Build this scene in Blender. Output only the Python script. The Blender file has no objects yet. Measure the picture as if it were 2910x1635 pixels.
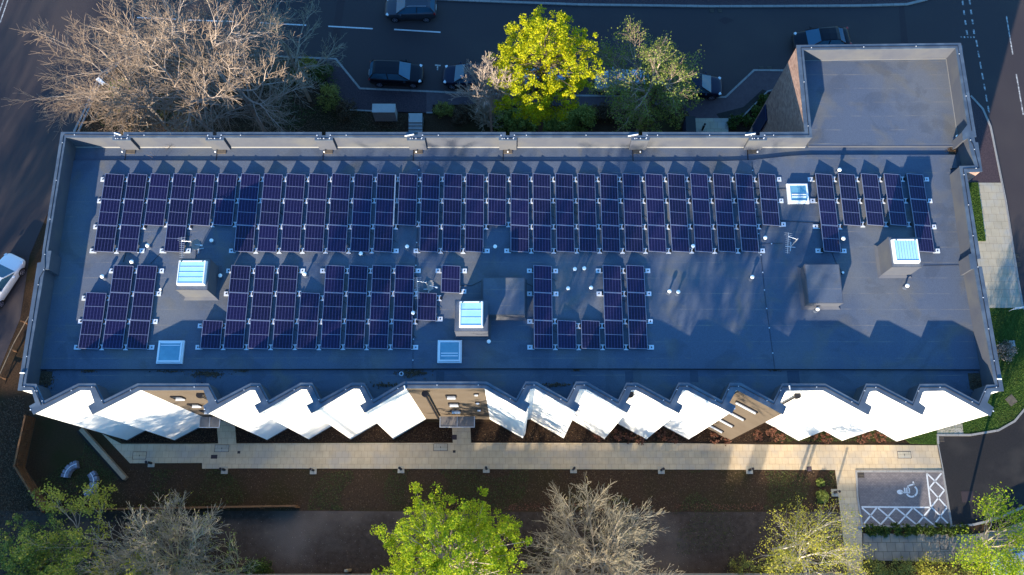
import bpy, math, random
import numpy as np
from mathutils import Vector, Matrix, noise
from mathutils.geometry import tessellate_polygon
R = math.radians
sc = bpy.context.scene
C = sc.collection

# ------------------------------------------------------------------ camera
F, CU, CV = 2450.0, 1455.0, 817.5        # focal length and centre in photo pixels (2910 x 1635)
TH = math.atan(750.5 / F)                 # tilt away from straight down, towards north
HC = 61.3
cam = bpy.data.cameras.new('camera'); co = bpy.data.objects.new('camera', cam); C.objects.link(co)
cam.sensor_width = 36; cam.lens = 36 * F / 2910; cam.clip_end = 1500
co.location = (0, 0, HC); co.rotation_euler = (TH, 0, 0); sc.camera = co
# ------------------------------------------------------------------ light
AZ, EL = R(202), R(16.4)
w = bpy.data.worlds.new('World'); sc.world = w; w.use_nodes = True
sky = w.node_tree.nodes.new('ShaderNodeTexSky'); sky.sky_type = 'NISHITA'; sky.sun_disc = False
sky.sun_elevation = EL; sky.sun_rotation = AZ; sky.air_density = 2.0; sky.dust_density = 0.0; sky.ozone_density = 10.0
bg = w.node_tree.nodes['Background']; bg.inputs[1].default_value = 0.15
w.node_tree.links.new(sky.outputs[0], bg.inputs[0])
sl = bpy.data.lights.new('sun', 'SUN'); sl.energy = 4.6; sl.angle = R(0.5); sl.color = (1.0, 0.85, 0.62)
so = bpy.data.objects.new('sun', sl); C.objects.link(so)
LD = Vector((-math.sin(AZ) * math.cos(EL), -math.cos(AZ) * math.cos(EL), -math.sin(EL)))
so.rotation_euler = LD.to_track_quat('-Z', 'Y').to_euler()
sc.view_settings.view_transform = 'Standard'; sc.view_settings.look = 'None'
sc.view_settings.exposure = 1.6; sc.view_settings.gamma = 1.0

# ------------------------------------------------------------------ photogrammetry: photo pixel -> point on a plane
def ray(u, v):
    a, b = (u - CU) / F, (v - CV) / F
    return Vector((a, math.sin(TH) - b * math.cos(TH), -math.cos(TH) - b * math.sin(TH)))
def P(u, v, z=0.0):
    d = ray(u, v); t = (z - HC) / d.z
    return Vector((d.x * t, d.y * t, z))
def PW(u, v, A, B):                      # vertical plane through A and B
    d = ray(u, v); n = Vector((B.y - A.y, A.x - B.x, 0))
    o = Vector((0, 0, HC)); t = (A - o).dot(n) / d.dot(n)
    return o + d * t
def PP(lst, z=0.0): return [P(u, v, z).to_2d() for u, v in lst]

# ------------------------------------------------------------------ materials
def _n(nt, t, **k):
    n = nt.nodes.new(t)
    for a, b in k.items(): setattr(n, a, b)
    return n
def mat(name, c1, c2=None, scale=1.0, rough=.85, spec=.3, metal=0, bump=0, bscale=None, c3=None, s3=.1, detail=6, contrast=1.0, coat=0):
    m = bpy.data.materials.new(name); m.use_nodes = True; nt = m.node_tree; L = nt.links.new
    b = nt.nodes['Principled BSDF']; b.inputs['Roughness'].default_value = rough
    b.inputs['Specular IOR Level'].default_value = spec; b.inputs['Metallic'].default_value = metal
    b.inputs['Coat Weight'].default_value = coat; b.inputs['Coat Roughness'].default_value = .05
    b.inputs['Base Color'].default_value = (*c1, 1)
    tc = _n(nt, 'ShaderNodeTexCoord'); out = None
    if c2 is not None:
        nz = _n(nt, 'ShaderNodeTexNoise'); nz.inputs['Scale'].default_value = scale; nz.inputs['Detail'].default_value = detail; nz.inputs['Roughness'].default_value = .65
        L(tc.outputs['Object'], nz.inputs['Vector'])
        r = _n(nt, 'ShaderNodeMapRange'); r.inputs['From Min'].default_value = .5 - .2 / contrast; r.inputs['From Max'].default_value = .5 + .2 / contrast
        L(nz.outputs['Fac'], r.inputs['Value'])
        mx = _n(nt, 'ShaderNodeMix', data_type='RGBA'); L(r.outputs[0], mx.inputs[0]); mx.inputs[6].default_value = (*c1, 1); mx.inputs[7].default_value = (*c2, 1)
        out = mx.outputs[2]
        if c3 is not None:
            n2 = _n(nt, 'ShaderNodeTexNoise'); n2.inputs['Scale'].default_value = s3; n2.inputs['Detail'].default_value = 5
            L(tc.outputs['Object'], n2.inputs['Vector'])
            r2 = _n(nt, 'ShaderNodeMapRange'); r2.inputs['From Min'].default_value = .48; r2.inputs['From Max'].default_value = .66
            L(n2.outputs['Fac'], r2.inputs['Value'])
            m2 = _n(nt, 'ShaderNodeMix', data_type='RGBA'); L(r2.outputs[0], m2.inputs[0]); L(out, m2.inputs[6]); m2.inputs[7].default_value = (*c3, 1)
            out = m2.outputs[2]
        L(out, b.inputs['Base Color'])
    if bump:
        nb = _n(nt, 'ShaderNodeTexNoise'); nb.inputs['Scale'].default_value = bscale or scale * 4; nb.inputs['Detail'].default_value = 4
        L(tc.outputs['Object'], nb.inputs['Vector'])
        bp = _n(nt, 'ShaderNodeBump'); bp.inputs['Strength'].default_value = bump; bp.inputs['Distance'].default_value = .05
        L(nb.outputs['Fac'], bp.inputs['Height']); L(bp.outputs[0], b.inputs['Normal'])
    m['_out'] = 0
    return m
def base_out(m):
    b = m.node_tree.nodes['Principled BSDF']
    return b, (b.inputs['Base Color'].links[0].from_socket if b.inputs['Base Color'].links else None)
def brick_over(m, bw, bh, mortar, mcol, vert=False, offset=.5, tone=.12, squash=1, rot=0):
    """multiply a slab / brick pattern onto the material"""
    nt = m.node_tree; L = nt.links.new; b, src = base_out(m)
    tc = _n(nt, 'ShaderNodeTexCoord'); vec = tc.outputs['Object']
    if vert:
        sp = _n(nt, 'ShaderNodeSeparateXYZ'); L(vec, sp.inputs[0]); ad = _n(nt, 'ShaderNodeMath', operation='ADD')
        L(sp.outputs[0], ad.inputs[0]); L(sp.outputs[1], ad.inputs[1])
        cb = _n(nt, 'ShaderNodeCombineXYZ'); L(ad.outputs[0], cb.inputs[0]); L(sp.outputs[2], cb.inputs[1]); vec = cb.outputs[0]
    elif rot:
        mp = _n(nt, 'ShaderNodeMapping'); mp.inputs['Rotation'].default_value[2] = rot; L(vec, mp.inputs[0]); vec = mp.outputs[0]
    br = _n(nt, 'ShaderNodeTexBrick'); br.offset = offset; L(vec, br.inputs['Vector'])
    br.inputs['Scale'].default_value = 1; br.inputs['Brick Width'].default_value = bw; br.inputs['Row Height'].default_value = bh
    br.inputs['Mortar Size'].default_value = mortar; br.inputs['Mortar Smooth'].default_value = .2
    br.inputs['Color1'].default_value = (1 - tone, 1 - tone, 1 - tone, 1); br.inputs['Color2'].default_value = (1 + tone, 1 + tone * .9, 1 + tone * .7, 1)
    br.inputs['Mortar'].default_value = (*mcol, 1)
    mx = _n(nt, 'ShaderNodeMix', data_type='RGBA', blend_type='MULTIPLY'); mx.inputs[0].default_value = 1
    if src: L(src, mx.inputs[6])
    else: mx.inputs[6].default_value = b.inputs['Base Color'].default_value[:]
    L(br.outputs['Color'], mx.inputs[7]); L(mx.outputs[2], b.inputs['Base Color'])
    return m
def leafmat(name, ca, cb, trans=.35):
    m = bpy.data.materials.new(name); m.use_nodes = True; nt = m.node_tree; L = nt.links.new
    b = nt.nodes['Principled BSDF']; b.inputs['Roughness'].default_value = .6; b.inputs['Specular IOR Level'].default_value = .25
    g = _n(nt, 'ShaderNodeNewGeometry'); mx = _n(nt, 'ShaderNodeMix', data_type='RGBA'); mx.inputs[6].default_value = (*ca, 1); mx.inputs[7].default_value = (*cb, 1)
    L(g.outputs['Random Per Island'], mx.inputs[0]); L(mx.outputs[2], b.inputs['Base Color'])
    if trans:
        t = _n(nt, 'ShaderNodeBsdfTranslucent'); L(mx.outputs[2], t.inputs[0]); ms = _n(nt, 'ShaderNodeMixShader'); ms.inputs[0].default_value = trans
        L(b.outputs[0], ms.inputs[1]); L(t.outputs[0], ms.inputs[2]); L(ms.outputs[0], nt.nodes['Material Output'].inputs[0])
    return m

M = {}
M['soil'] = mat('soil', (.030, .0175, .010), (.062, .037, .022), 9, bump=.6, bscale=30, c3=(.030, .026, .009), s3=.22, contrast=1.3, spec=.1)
M['bare_earth'] = mat('bare_earth', (.032, .023, .018), (.066, .048, .038), 3, bump=.6, bscale=18, c3=(.105, .082, .068), s3=.16, spec=.1)
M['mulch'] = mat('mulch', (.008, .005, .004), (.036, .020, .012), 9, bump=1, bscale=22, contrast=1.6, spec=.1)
M['far_ground'] = mat('far_ground', (.03, .032, .02), (.06, .05, .035), .6, spec=.1)
M['asphalt'] = mat('asphalt', (.031, .0245, .030), (.042, .033, .038), 40, rough=.8, bump=.3, bscale=60, c3=(.047, .038, .040), s3=.12, spec=.35)
M['asphalt_patch'] = mat('asphalt_patch', (.030, .022, .027), (.042, .030, .036), 30, rough=.85, bump=.3, bscale=60)
M['new_asphalt'] = mat('new_asphalt', (.009, .008, .010), (.019, .017, .019), 16, rough=.8, bump=.5, bscale=50, c3=(.026, .023, .023), s3=.5)
M['pavement'] = mat('pavement', (.030, .021, .030), (.070, .048, .058), 14, rough=.9, bump=.7, bscale=30, contrast=1.5)
M['pavement_flag'] = mat('pavement_flag', (.065, .046, .056), (.09, .066, .074), 5, rough=.9)
M['kerb'] = mat('kerb', (.19, .19, .20), (.27, .26, .25), 6)
brick_over(M['kerb'], .9, 60, .012, (.45, .45, .45), offset=0, tone=.08)
M['slab'] = mat('slab', (.385, .295, .19), (.47, .37, .25), 1.6, c3=(.35, .295, .23), s3=.7, rough=.8)
brick_over(M['slab'], .45, .45, .009, (.55, .52, .48), offset=.5, tone=.055)
M['slab_pale'] = mat('slab_pale', (.30, .27, .21), (.40, .35, .27), 1.2, c3=(.28, .28, .27), s3=.6, rough=.8)
brick_over(M['slab_pale'], .6, .6, .010, (.55, .52, .50), offset=.5, tone=.06)
M['slab_dark'] = mat('slab_dark', (.17, .15, .125), (.24, .21, .17), 1.2, c3=(.13, .125, .12), s3=.5, rough=.85)
brick_over(M['slab_dark'], .6, .6, .015, (.35, .33, .31), offset=.5, tone=.10)
M['setts'] = mat('setts', (.125, .112, .12), (.18, .16, .165), 4, rough=.9, c3=(.13, .12, .13), s3=.6)
brick_over(M['setts'], .2, .1, .008, (.6, .6, .62), tone=.10)
M['paint'] = mat('road_paint', (.62, .64, .66), (.42, .43, .46), 12, rough=.7, contrast=1.2)
M['paint_worn'] = mat('worn_paint', (.50, .50, .50), (.09, .09, .10), 5, rough=.7, contrast=2)
M['grass'] = mat('lawn', (.022, .050, .008), (.06, .10, .018), 12, bump=1, bscale=40, c3=(.045, .062, .014), s3=.6, spec=.1)
M['render'] = mat('white_render', (.84, .84, .83), (.80, .80, .80), .7, rough=.9)
M['render_edge'] = mat('render_plinth', (.10, .10, .11), rough=.9)
M['cladding'] = mat('tan_cladding', (.082, .064, .049), (.104, .083, .065), .8, rough=.75)
M['brick'] = mat('brown_brick', (.24, .155, .135), (.42, .29, .26), 2.5, rough=.9, bump=.3, bscale=10)
brick_over(M['brick'], .215, .075, .010, (.75, .72, .7), vert=True, tone=.28)
M['coping'] = mat('coping', (.052, .074, .108), (.080, .105, .145), 1.3, rough=.5, spec=.5, c3=(.10, .13, .17), s3=1.5, metal=.15)
M['parapet'] = mat('parapet_felt', (.062, .070, .098), (.078, .086, .110), 1.1, rough=.9, c3=(.092, .096, .108), s3=.5)
M['steel'] = mat('galvanised', (.55, .57, .6), (.42, .44, .48), 8, rough=.45, metal=.6)
M['alu'] = mat('aluminium', (.34, .34, .44), rough=.4, metal=.6)
M['whitemetal'] = mat('white_metal', (.66, .70, .76), (.56, .60, .68), 12, rough=.5)
M['whiteplastic'] = mat('white_plastic', (.92, .91, .90), rough=.4)
M['black'] = mat('black_metal', (.012, .012, .016), rough=.5)
M['rubber'] = mat('rubber', (.012, .012, .014), rough=.8)
M['frame_white'] = mat('upvc', (.78, .80, .83), rough=.4)
M['glassblue'] = mat('rooflight_glass', (.30, .58, .70), (.42, .70, .80), .8, rough=.12, spec=.9, coat=.6)
M['glassdark'] = mat('dark_glass', (.015, .018, .025), rough=.08, spec=.9)
M['cglass'] = mat('canopy_glass', (.13, .12, .12), (.17, .16, .16), 3, rough=.2, spec=.6)
M['outlet'] = mat('outlet_box', (.07, .058, .05), (.14, .115, .09), 5, rough=.9)
M['debris'] = mat('leaf_litter', (.018, .018, .022), (.10, .075, .045), 24, rough=1, contrast=2)
M['concrete'] = mat('concrete', (.30, .32, .33), (.38, .39, .40), 2.2, rough=.9)
M['stone'] = mat('stone_clad', (.21, .22, .24), (.32, .31, .32), 6, rough=.9, bump=.4)
M['timber'] = mat('timber', (.10, .045, .018), (.18, .09, .038), 3, rough=.85)
M['timber_pale'] = mat('timber_pale', (.30, .23, .15), (.20, .155, .11), 4, rough=.85)
M['bark_tan'] = mat('pale_bark', (.28, .225, .19), (.46, .375, .32), 3, rough=.9, spec=.1)
M['bark_grey'] = mat('grey_bark', (.24, .205, .165), (.40, .35, .28), 3, rough=.9, spec=.1)
M['bark_green'] = mat('mossy_bark', (.26, .235, .13), (.42, .38, .22), 2, rough=.9, spec=.1)
M['bark_white'] = mat('birch_bark', (.55, .52, .46), (.28, .25, .22), 5, rough=.9, spec=.1)
M['twig'] = mat('brown_twigs', (.19, .14, .108), (.34, .26, .20), 3, rough=.9, spec=.1)
M['twig_g'] = mat('grey_twigs', (.22, .19, .135), (.37, .325, .235), 3, rough=.9, spec=.1)
M['bark_dark'] = mat('dark_bark', (.09, .07, .05), (.14, .11, .08), 4, rough=.9)
M['l_maple'] = leafmat('maple_leaves', (.24, .32, .006), (.62, .56, .010), .45)
M['l_lime'] = leafmat('lime_leaves', (.14, .27, .008), (.42, .47, .016), .4)
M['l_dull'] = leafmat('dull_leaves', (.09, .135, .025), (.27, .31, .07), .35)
M['l_olive'] = leafmat('olive_leaves', (.11, .12, .022), (.28, .27, .06), .3)
M['l_yellow'] = leafmat('yellow_leaves', (.24, .25, .025), (.46, .42, .06), .35)
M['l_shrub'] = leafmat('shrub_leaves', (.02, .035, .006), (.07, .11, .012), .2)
M['l_red'] = leafmat('red_stems', (.09, .03, .018), (.17, .07, .04), .1)
M['l_litter'] = leafmat('litter', (.03, .017, .010), (.12, .075, .04), 0)
M['l_weed'] = leafmat('weeds', (.022, .030, .006), (.055, .065, .012), .1)
M['l_grass'] = leafmat('grass_blades', (.03, .075, .010), (.09, .16, .025), .2)
M['lead'] = mat('lead', (.24, .24, .24), rough=.7)
M['l_pebble'] = leafmat('pebbles', (.05, .04, .035), (.30, .26, .22), 0)

def roof_mat():
    m = mat('roof_felt', (.066, .089, .136), (.092, .114, .162), 30, rough=.85, spec=.3, bump=.25, bscale=45, c3=(.118, .130, .154), s3=.20)
    nt = m.node_tree; L = nt.links.new; b, src = base_out(m)
    tc = _n(nt, 'ShaderNodeTexCoord'); sp = _n(nt, 'ShaderNodeSeparateXYZ'); L(tc.outputs['Object'], sp.inputs[0])
    fr = _n(nt, 'ShaderNodeMath', operation='FRACT'); wv = _n(nt, 'ShaderNodeTexNoise'); wv.inputs['Scale'].default_value = .25
    L(tc.outputs['Object'], wv.inputs['Vector'])
    ma = _n(nt, 'ShaderNodeMath', operation='MULTIPLY_ADD'); L(wv.outputs['Fac'], ma.inputs[0]); ma.inputs[1].default_value = .12; L(sp.outputs[1], ma.inputs[2]); L(ma.outputs[0], fr.inputs[0])
    lt = _n(nt, 'ShaderNodeMath', operation='LESS_THAN'); L(fr.outputs[0], lt.inputs[0]); lt.inputs[1].default_value = .05
    n2 = _n(nt, 'ShaderNodeTexNoise'); n2.inputs['Scale'].default_value = 1.3; n2.inputs['Detail'].default_value = 8; L(tc.outputs['Object'], n2.inputs['Vector'])
    r = _n(nt, 'ShaderNodeMapRange'); r.inputs['From Min'].default_value = .42; r.inputs['From Max'].default_value = .75; r.inputs['To Max'].default_value = .85; L(n2.outputs['Fac'], r.inputs['Value'])
    mu = _n(nt, 'ShaderNodeMath', operation='MULTIPLY'); L(lt.outputs[0], mu.inputs[0]); L(r.outputs[0], mu.inputs[1])
    mx = _n(nt, 'ShaderNodeMix', data_type='RGBA'); L(mu.outputs[0], mx.inputs[0]); L(src, mx.inputs[6]); mx.inputs[7].default_value = (.19, .18, .17, 1)
    n3 = _n(nt, 'ShaderNodeTexNoise'); n3.inputs['Scale'].default_value = .55; n3.inputs['Detail'].default_value = 7; n3.inputs['Distortion'].default_value = .6; L(tc.outputs['Object'], n3.inputs['Vector'])
    r3 = _n(nt, 'ShaderNodeMapRange'); r3.inputs['From Min'].default_value = .52; r3.inputs['From Max'].default_value = .74; r3.inputs['To Max'].default_value = .75; L(n3.outputs['Fac'], r3.inputs['Value'])
    m2 = _n(nt, 'ShaderNodeMix', data_type='RGBA'); L(r3.outputs[0], m2.inputs[0]); L(mx.outputs[2], m2.inputs[6]); m2.inputs[7].default_value = (.135, .128, .115, 1)
    n4 = _n(nt, 'ShaderNodeTexNoise'); n4.inputs['Scale'].default_value = .33; n4.inputs['Detail'].default_value = 9; n4.inputs['Distortion'].default_value = 1.2; L(tc.outputs['Object'], n4.inputs['Vector'])
    r4 = _n(nt, 'ShaderNodeMapRange'); r4.inputs['From Min'].default_value = .40; r4.inputs['From Max'].default_value = .47; r4.inputs['To Min'].default_value = .86; r4.inputs['To Max'].default_value = 1.0; L(n4.outputs['Fac'], r4.inputs['Value'])
    n5 = _n(nt, 'ShaderNodeTexNoise'); n5.inputs['Scale'].default_value = 28; n5.inputs['Detail'].default_value = 3; L(tc.outputs['Object'], n5.inputs['Vector'])
    r5 = _n(nt, 'ShaderNodeMapRange'); r5.inputs['From Min'].default_value = .3; r5.inputs['From Max'].default_value = .7; r5.inputs['To Min'].default_value = .84; r5.inputs['To Max'].default_value = 1.16; L(n5.outputs['Fac'], r5.inputs['Value'])
    m45 = _n(nt, 'ShaderNodeMath', operation='MULTIPLY'); L(r4.outputs[0], m45.inputs[0]); L(r5.outputs[0], m45.inputs[1])
    hv = _n(nt, 'ShaderNodeVectorMath', operation='SCALE'); L(m2.outputs[2], hv.inputs[0]); L(m45.outputs[0], hv.inputs['Scale'])
    L(hv.outputs[0], b.inputs['Base Color'])
    return m
M['roof'] = roof_mat()
M['roof_patch'] = mat('roof_patch', (.05, .066, .10), (.068, .084, .12), 8, rough=.9)

def cell_mat():
    m = bpy.data.materials.new('solar_cells'); m.use_nodes = True; nt = m.node_tree; L = nt.links.new; b = nt.nodes['Principled BSDF']
    tc = _n(nt, 'ShaderNodeTexCoord'); sp = _n(nt, 'ShaderNodeSeparateXYZ'); L(tc.outputs['Object'], sp.inputs[0])
    def grid(sock, n, wdt, off):
        a = _n(nt, 'ShaderNodeMath', operation='MULTIPLY_ADD'); L(sock, a.inputs[0]); a.inputs[1].default_value = n; a.inputs[2].default_value = off
        f = _n(nt, 'ShaderNodeMath', operation='FRACT'); L(a.outputs[0], f.inputs[0])
        l = _n(nt, 'ShaderNodeMath', operation='LESS_THAN'); L(f.outputs[0], l.inputs[0]); l.inputs[1].default_value = wdt
        return l.outputs[0]
    gx = grid(sp.outputs[0], 6 / 1.09, .09, -.10); gy = grid(sp.outputs[1], 10 / .85, .13, 0.06)
    g2 = _n(nt, 'ShaderNodeMath', operation='MULTIPLY'); L(gy, g2.inputs[0]); g2.inputs[1].default_value = .35
    mxm = _n(nt, 'ShaderNodeMath', operation='MAXIMUM'); L(gx, mxm.inputs[0]); L(g2.outputs[0], mxm.inputs[1])
    oi = _n(nt, 'ShaderNodeObjectInfo')
    c = _n(nt, 'ShaderNodeMix', data_type='RGBA'); L(oi.outputs['Random'], c.inputs[0]); c.inputs[6].default_value = (.002, .0022, .020, 1); c.inputs[7].default_value = (.006, .0042, .036, 1)
    mx = _n(nt, 'ShaderNodeMix', data_type='RGBA'); L(mxm.outputs[0], mx.inputs[0]); L(c.outputs[2], mx.inputs[6]); mx.inputs[7].default_value = (.085, .08, .20, 1)
    L(mx.outputs[2], b.inputs['Base Color']); b.inputs['Roughness'].default_value = .35; b.inputs['Specular IOR Level'].default_value = .3
    b.inputs['Coat Weight'].default_value = .05; b.inputs['Coat Roughness'].default_value = .25
    return m
M['cells'] = cell_mat()

# ------------------------------------------------------------------ object helpers
def tag(o, label=None, cat=None, group=None, kind=None):
    if label: o['label'] = label
    if cat: o['category'] = cat
    if group: o['group'] = group
    if kind: o['kind'] = kind
    return o
def empty(name, loc, label=None, cat=None, group=None, rz=0):
    o = bpy.data.objects.new(name, None); C.objects.link(o); o.location = loc; o.rotation_euler = (0, 0, rz); o.empty_display_size = .3
    return tag(o, label, cat, group)
def worg(o):
    v = Vector((0, 0, 0))
    while o is not None: v += o.location; o = o.parent
    return v
def link_mesh(name, me, m, parent=None, smooth=False):
    for x in (m if isinstance(m, (list, tuple)) else [m]): me.materials.append(x)
    if smooth:
        me.polygons.foreach_set('use_smooth', [True] * len(me.polygons))
    o = bpy.data.objects.new(name, me); C.objects.link(o)
    if parent is not None: o.parent = parent
    return o
class MB:
    def __init__(s): s.v = []; s.f = []; s.mi = []; s.cur = 0
    def face(s, pts):
        i = len(s.v); s.v += [tuple(p) for p in pts]; s.f.append(tuple(range(i, i + len(pts)))); s.mi.append(s.cur)
    def box(s, x0, x1, y0, y1, z0, z1, rz=0, c=None, tiltx=0):
        pts = [(x, y, z) for z in (z0, z1) for x, y in ((x0, y0), (x1, y0), (x1, y1), (x0, y1))]
        if rz or c is not None:
            c = c or (0, 0, 0); cs, sn = math.cos(rz), math.sin(rz)
            pts = [(c[0] + x * cs - y * sn, c[1] + x * sn + y * cs, c[2] + z) for x, y, z in pts]
        i = len(s.v); s.v += pts
        for f in ((3, 2, 1, 0), (4, 5, 6, 7), (0, 1, 5, 4), (1, 2, 6, 5), (2, 3, 7, 6), (3, 0, 4, 7)): s.f.append(tuple(i + k for k in f)); s.mi.append(s.cur)
        return s
    def frustum(s, lo, hi):       # two quads of 3D points
        i = len(s.v); s.v += [tuple(p) for p in lo] + [tuple(p) for p in hi]
        for f in ((3, 2, 1, 0), (4, 5, 6, 7), (0, 1, 5, 4), (1, 2, 6, 5), (2, 3, 7, 6), (3, 0, 4, 7)): s.f.append(tuple(i + k for k in f)); s.mi.append(s.cur)
        return s
    def prism(s, poly, z0, z1, holes=(), top=True, sides=True, bottom=False):
        loops = [[Vector((p[0], p[1], 0)) for p in poly]] + [[Vector((p[0], p[1], 0)) for p in h] for h in holes]
        flat = [p for l in loops for p in l]
        if top:
            tris = tessellate_polygon(loops); i = len(s.v); s.v += [(p.x, p.y, z1) for p in flat]
            for t in tris:
                a, b, c = (flat[k] for k in t)
                if (b - a).cross(c - a).z < 0: t = (t[0], t[2], t[1])
                s.f.append(tuple(i + k for k in t)); s.mi.append(s.cur)
        if sides:
            for l in loops:
                for k in range(len(l)):
                    a, b = l[k], l[(k + 1) % len(l)]
                    s.face([(a.x, a.y, z0), (b.x, b.y, z0), (b.x, b.y, z1), (a.x, a.y, z1)])
        return s
    def tube(s, pts, rad, n=8, cap=True):
        pts = [Vector(p) for p in pts]; rad = rad if isinstance(rad, (list, tuple)) else [rad] * len(pts); rings = []
        for k, p in enumerate(pts):
            d = (pts[min(k + 1, len(pts) - 1)] - pts[max(k - 1, 0)]).normalized()
            a = d.orthogonal().normalized(); b = d.cross(a); i = len(s.v); rings.append(i)
            s.v += [tuple(p + (a * math.cos(2 * math.pi * j / n) + b * math.sin(2 * math.pi * j / n)) * rad[k]) for j in range(n)]
        for r0, r1 in zip(rings, rings[1:]):
            for j in range(n): s.f.append((r0 + j, r0 + (j + 1) % n, r1 + (j + 1) % n, r1 + j)); s.mi.append(s.cur)
        if cap:
            s.f.append(tuple(rings[0] + j for j in reversed(range(n)))); s.mi.append(s.cur); s.f.append(tuple(rings[-1] + j for j in range(n))); s.mi.append(s.cur)
        return s
    def strip(s, pts, wd, z0, z1, side=0):      # kerb-like strip along a 2D polyline; side -1/0/1 picks where the width goes
        pts = [Vector(p) for p in pts]; L_, R_ = [], []
        for k, p in enumerate(pts):
            d0 = (p - pts[k - 1]).normalized() if k else None; d1 = (pts[k + 1] - p).normalized() if k < len(pts) - 1 else None
            d0 = d0 or d1; d1 = d1 or d0; t = (d0 + d1).normalized(); n = Vector((-t.y, t.x)); sc_ = 1 / max(.4, n.dot(Vector((-d0.y, d0.x))))
            a, b = {0: (.5, -.5), 1: (1, 0), -1: (0, -1)}[side]
            L_.append(p + n * wd * a * sc_); R_.append(p + n * wd * b * sc_)
        for k in range(len(pts) - 1):
            a, b, c, d = R_[k], R_[k + 1], L_[k + 1], L_[k]
            s.face([(*a, z1), (*b, z1), (*c, z1), (*d, z1)])
            if z1 - z0 > .006:
                s.face([(*a, z0), (*b, z0), (*b, z1), (*a, z1)]); s.face([(*c, z0), (*d, z0), (*d, z1), (*c, z1)])
        if z1 - z0 > .006:
            s.face([(*L_[0], z0), (*R_[0], z0), (*R_[0], z1), (*L_[0], z1)]); s.face([(*R_[-1], z0), (*L_[-1], z0), (*L_[-1], z1), (*R_[-1], z1)])
        return s
    def mesh(s, name, off=None):
        me = bpy.data.meshes.new(name)
        vs = s.v if off is None else [(x - off[0], y - off[1], z - off[2]) for x, y, z in s.v]
        me.from_pydata(vs, [], s.f); me.update()
        if any(s.mi): me.polygons.foreach_set('material_index', s.mi)
        return me
    def build(s, name, m, parent=None, smooth=False, world=True, bevel=0):
        off = worg(parent) if (parent is not None and world) else None
        o = link_mesh(name, s.mesh(name, off), m, parent, smooth)
        if bevel:
            b = o.modifiers.new('bevel', 'BEVEL'); b.width = bevel; b.segments = 2; b.limit_method = 'ANGLE'
        return o
def struct(name, mb, m, label, kind='structure'):
    return tag(mb.build(name, m), label, kind=kind)
def copy_tree(o, parent=None):
    c = o.copy(); C.objects.link(c)
    if parent is not None: c.parent = parent
    for ch in list(o.children): copy_tree(ch, c)
    return c
def np_mesh(name, V, n=4):
    V = np.asarray(V, dtype=np.float32).reshape(-1, 3); nf = len(V) // n
    me = bpy.data.meshes.new(name); me.vertices.add(len(V)); me.vertices.foreach_set('co', V.ravel())
    me.loops.add(len(V)); me.loops.foreach_set('vertex_index', np.arange(len(V), dtype=np.int32))
    me.polygons.add(nf); me.polygons.foreach_set('loop_start', np.arange(nf, dtype=np.int32) * n); me.polygons.foreach_set('loop_total', np.full(nf, n, dtype=np.int32))
    me.update(calc_edges=True); return me
def in_poly(x, y, poly):
    c = False; j = len(poly) - 1
    for i in range(len(poly)):
        if (poly[i][1] > y) != (poly[j][1] > y) and x < (poly[j][0] - poly[i][0]) * (y - poly[i][1]) / (poly[j][1] - poly[i][1]) + poly[i][0]: c = not c
        j = i
    return c
def leaf_quads(cent, size, rng, up=.35, aspect=.75):
    """cent (n,3): one leaf-shaped quad per centre"""
    n = len(cent); nrm = rng.normal(size=(n, 3)); nrm[:, 2] = np.abs(nrm[:, 2]) + up; nrm /= np.linalg.norm(nrm, axis=1)[:, None]
    a = np.cross(nrm, rng.normal(size=(n, 3))); a /= np.linalg.norm(a, axis=1)[:, None] + 1e-9; b = np.cross(nrm, a)
    s = (size * rng.uniform(.6, 1.35, n))[:, None]
    V = np.stack([cent - a * s, cent - b * s * aspect, cent + a * s, cent + b * s * aspect], 1)
    return V.reshape(-1, 3)

# ================================================================== SETTING
ZT = 12.5; ZD = 11.2; ZG = 11.08
g = MB(); g.face([(-400, -400, -.03), (400, -400, -.03), (400, 400, -.03), (-400, 400, -.03)]); struct('ground', g, M['far_ground'], 'open ground around the block')
g = MB(); g.prism([(-60, -40), (60, -40), (60, 45), (-60, 45)], -.03, 0); struct('soil', g, M['soil'], 'dark brown planting soil around the building')

kN = [(560, 152), (771, 162), (955, 169.5), (1023.5, 253.5), (1418, 270.6), (1750, 275), (2061, 278), (2142, 201.5), (2300, 203)]
kE = [(2757, 274), (2791, 311), (2813, 361), (2825, 419), (2856, 574), (2878, 711), (2890, 790), (2905, 876)]
kW = [(400, 158), (310, 190), (262, 275), (212, 375), (200, 520), (134, 611), (84, 727), (58, 905), (-30, 1120)]
road = [Vector((-150, 150)), Vector((150, 150)), Vector((150, -60)), P(3150, 1300).to_2d(), P(2960, 1000).to_2d()] + PP(kE[::-1]) + [P(2720, 215).to_2d()] + PP(kN[::-1]) + PP(kW) + [Vector((-45, -10)), Vector((-60, -60)), Vector((-150, -60))]
g = MB(); g.prism(road, -.02, .012); struct('road', g, M['asphalt'], 'dark asphalt streets wrapping the building')
for nm, pts, sd in (('kerb', kN, 1), ('kerb', kE, 1), ('kerb', kW[2:4], -1)):
    g = MB(); g.strip(PP(pts), .16, -.02, .11); struct(nm, g, M['kerb'], 'pale concrete kerb edging the street')
g = MB(); g.strip(PP([(1180, -3), (1400, 6), (1649, 15), (2022, 20), (2199, 19.5), (2440, 18), (2576, 14), (2632, 0), (2690, -40)]), .2, -.02, .11); struct('kerb', g, M['kerb'], 'pale kerb on the far side of the street')
g = MB(); g.prism(PP([(700, -60), (1180, -3), (1400, 6), (1649, 15), (2022, 20), (2199, 19.5), (2440, 18), (2576, 14), (2632, 0), (2690, -60), (2600, -300), (700, -300)]), 0, .09); struct('pavement', g, M['pavement'], 'dark pavement across the street')
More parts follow.
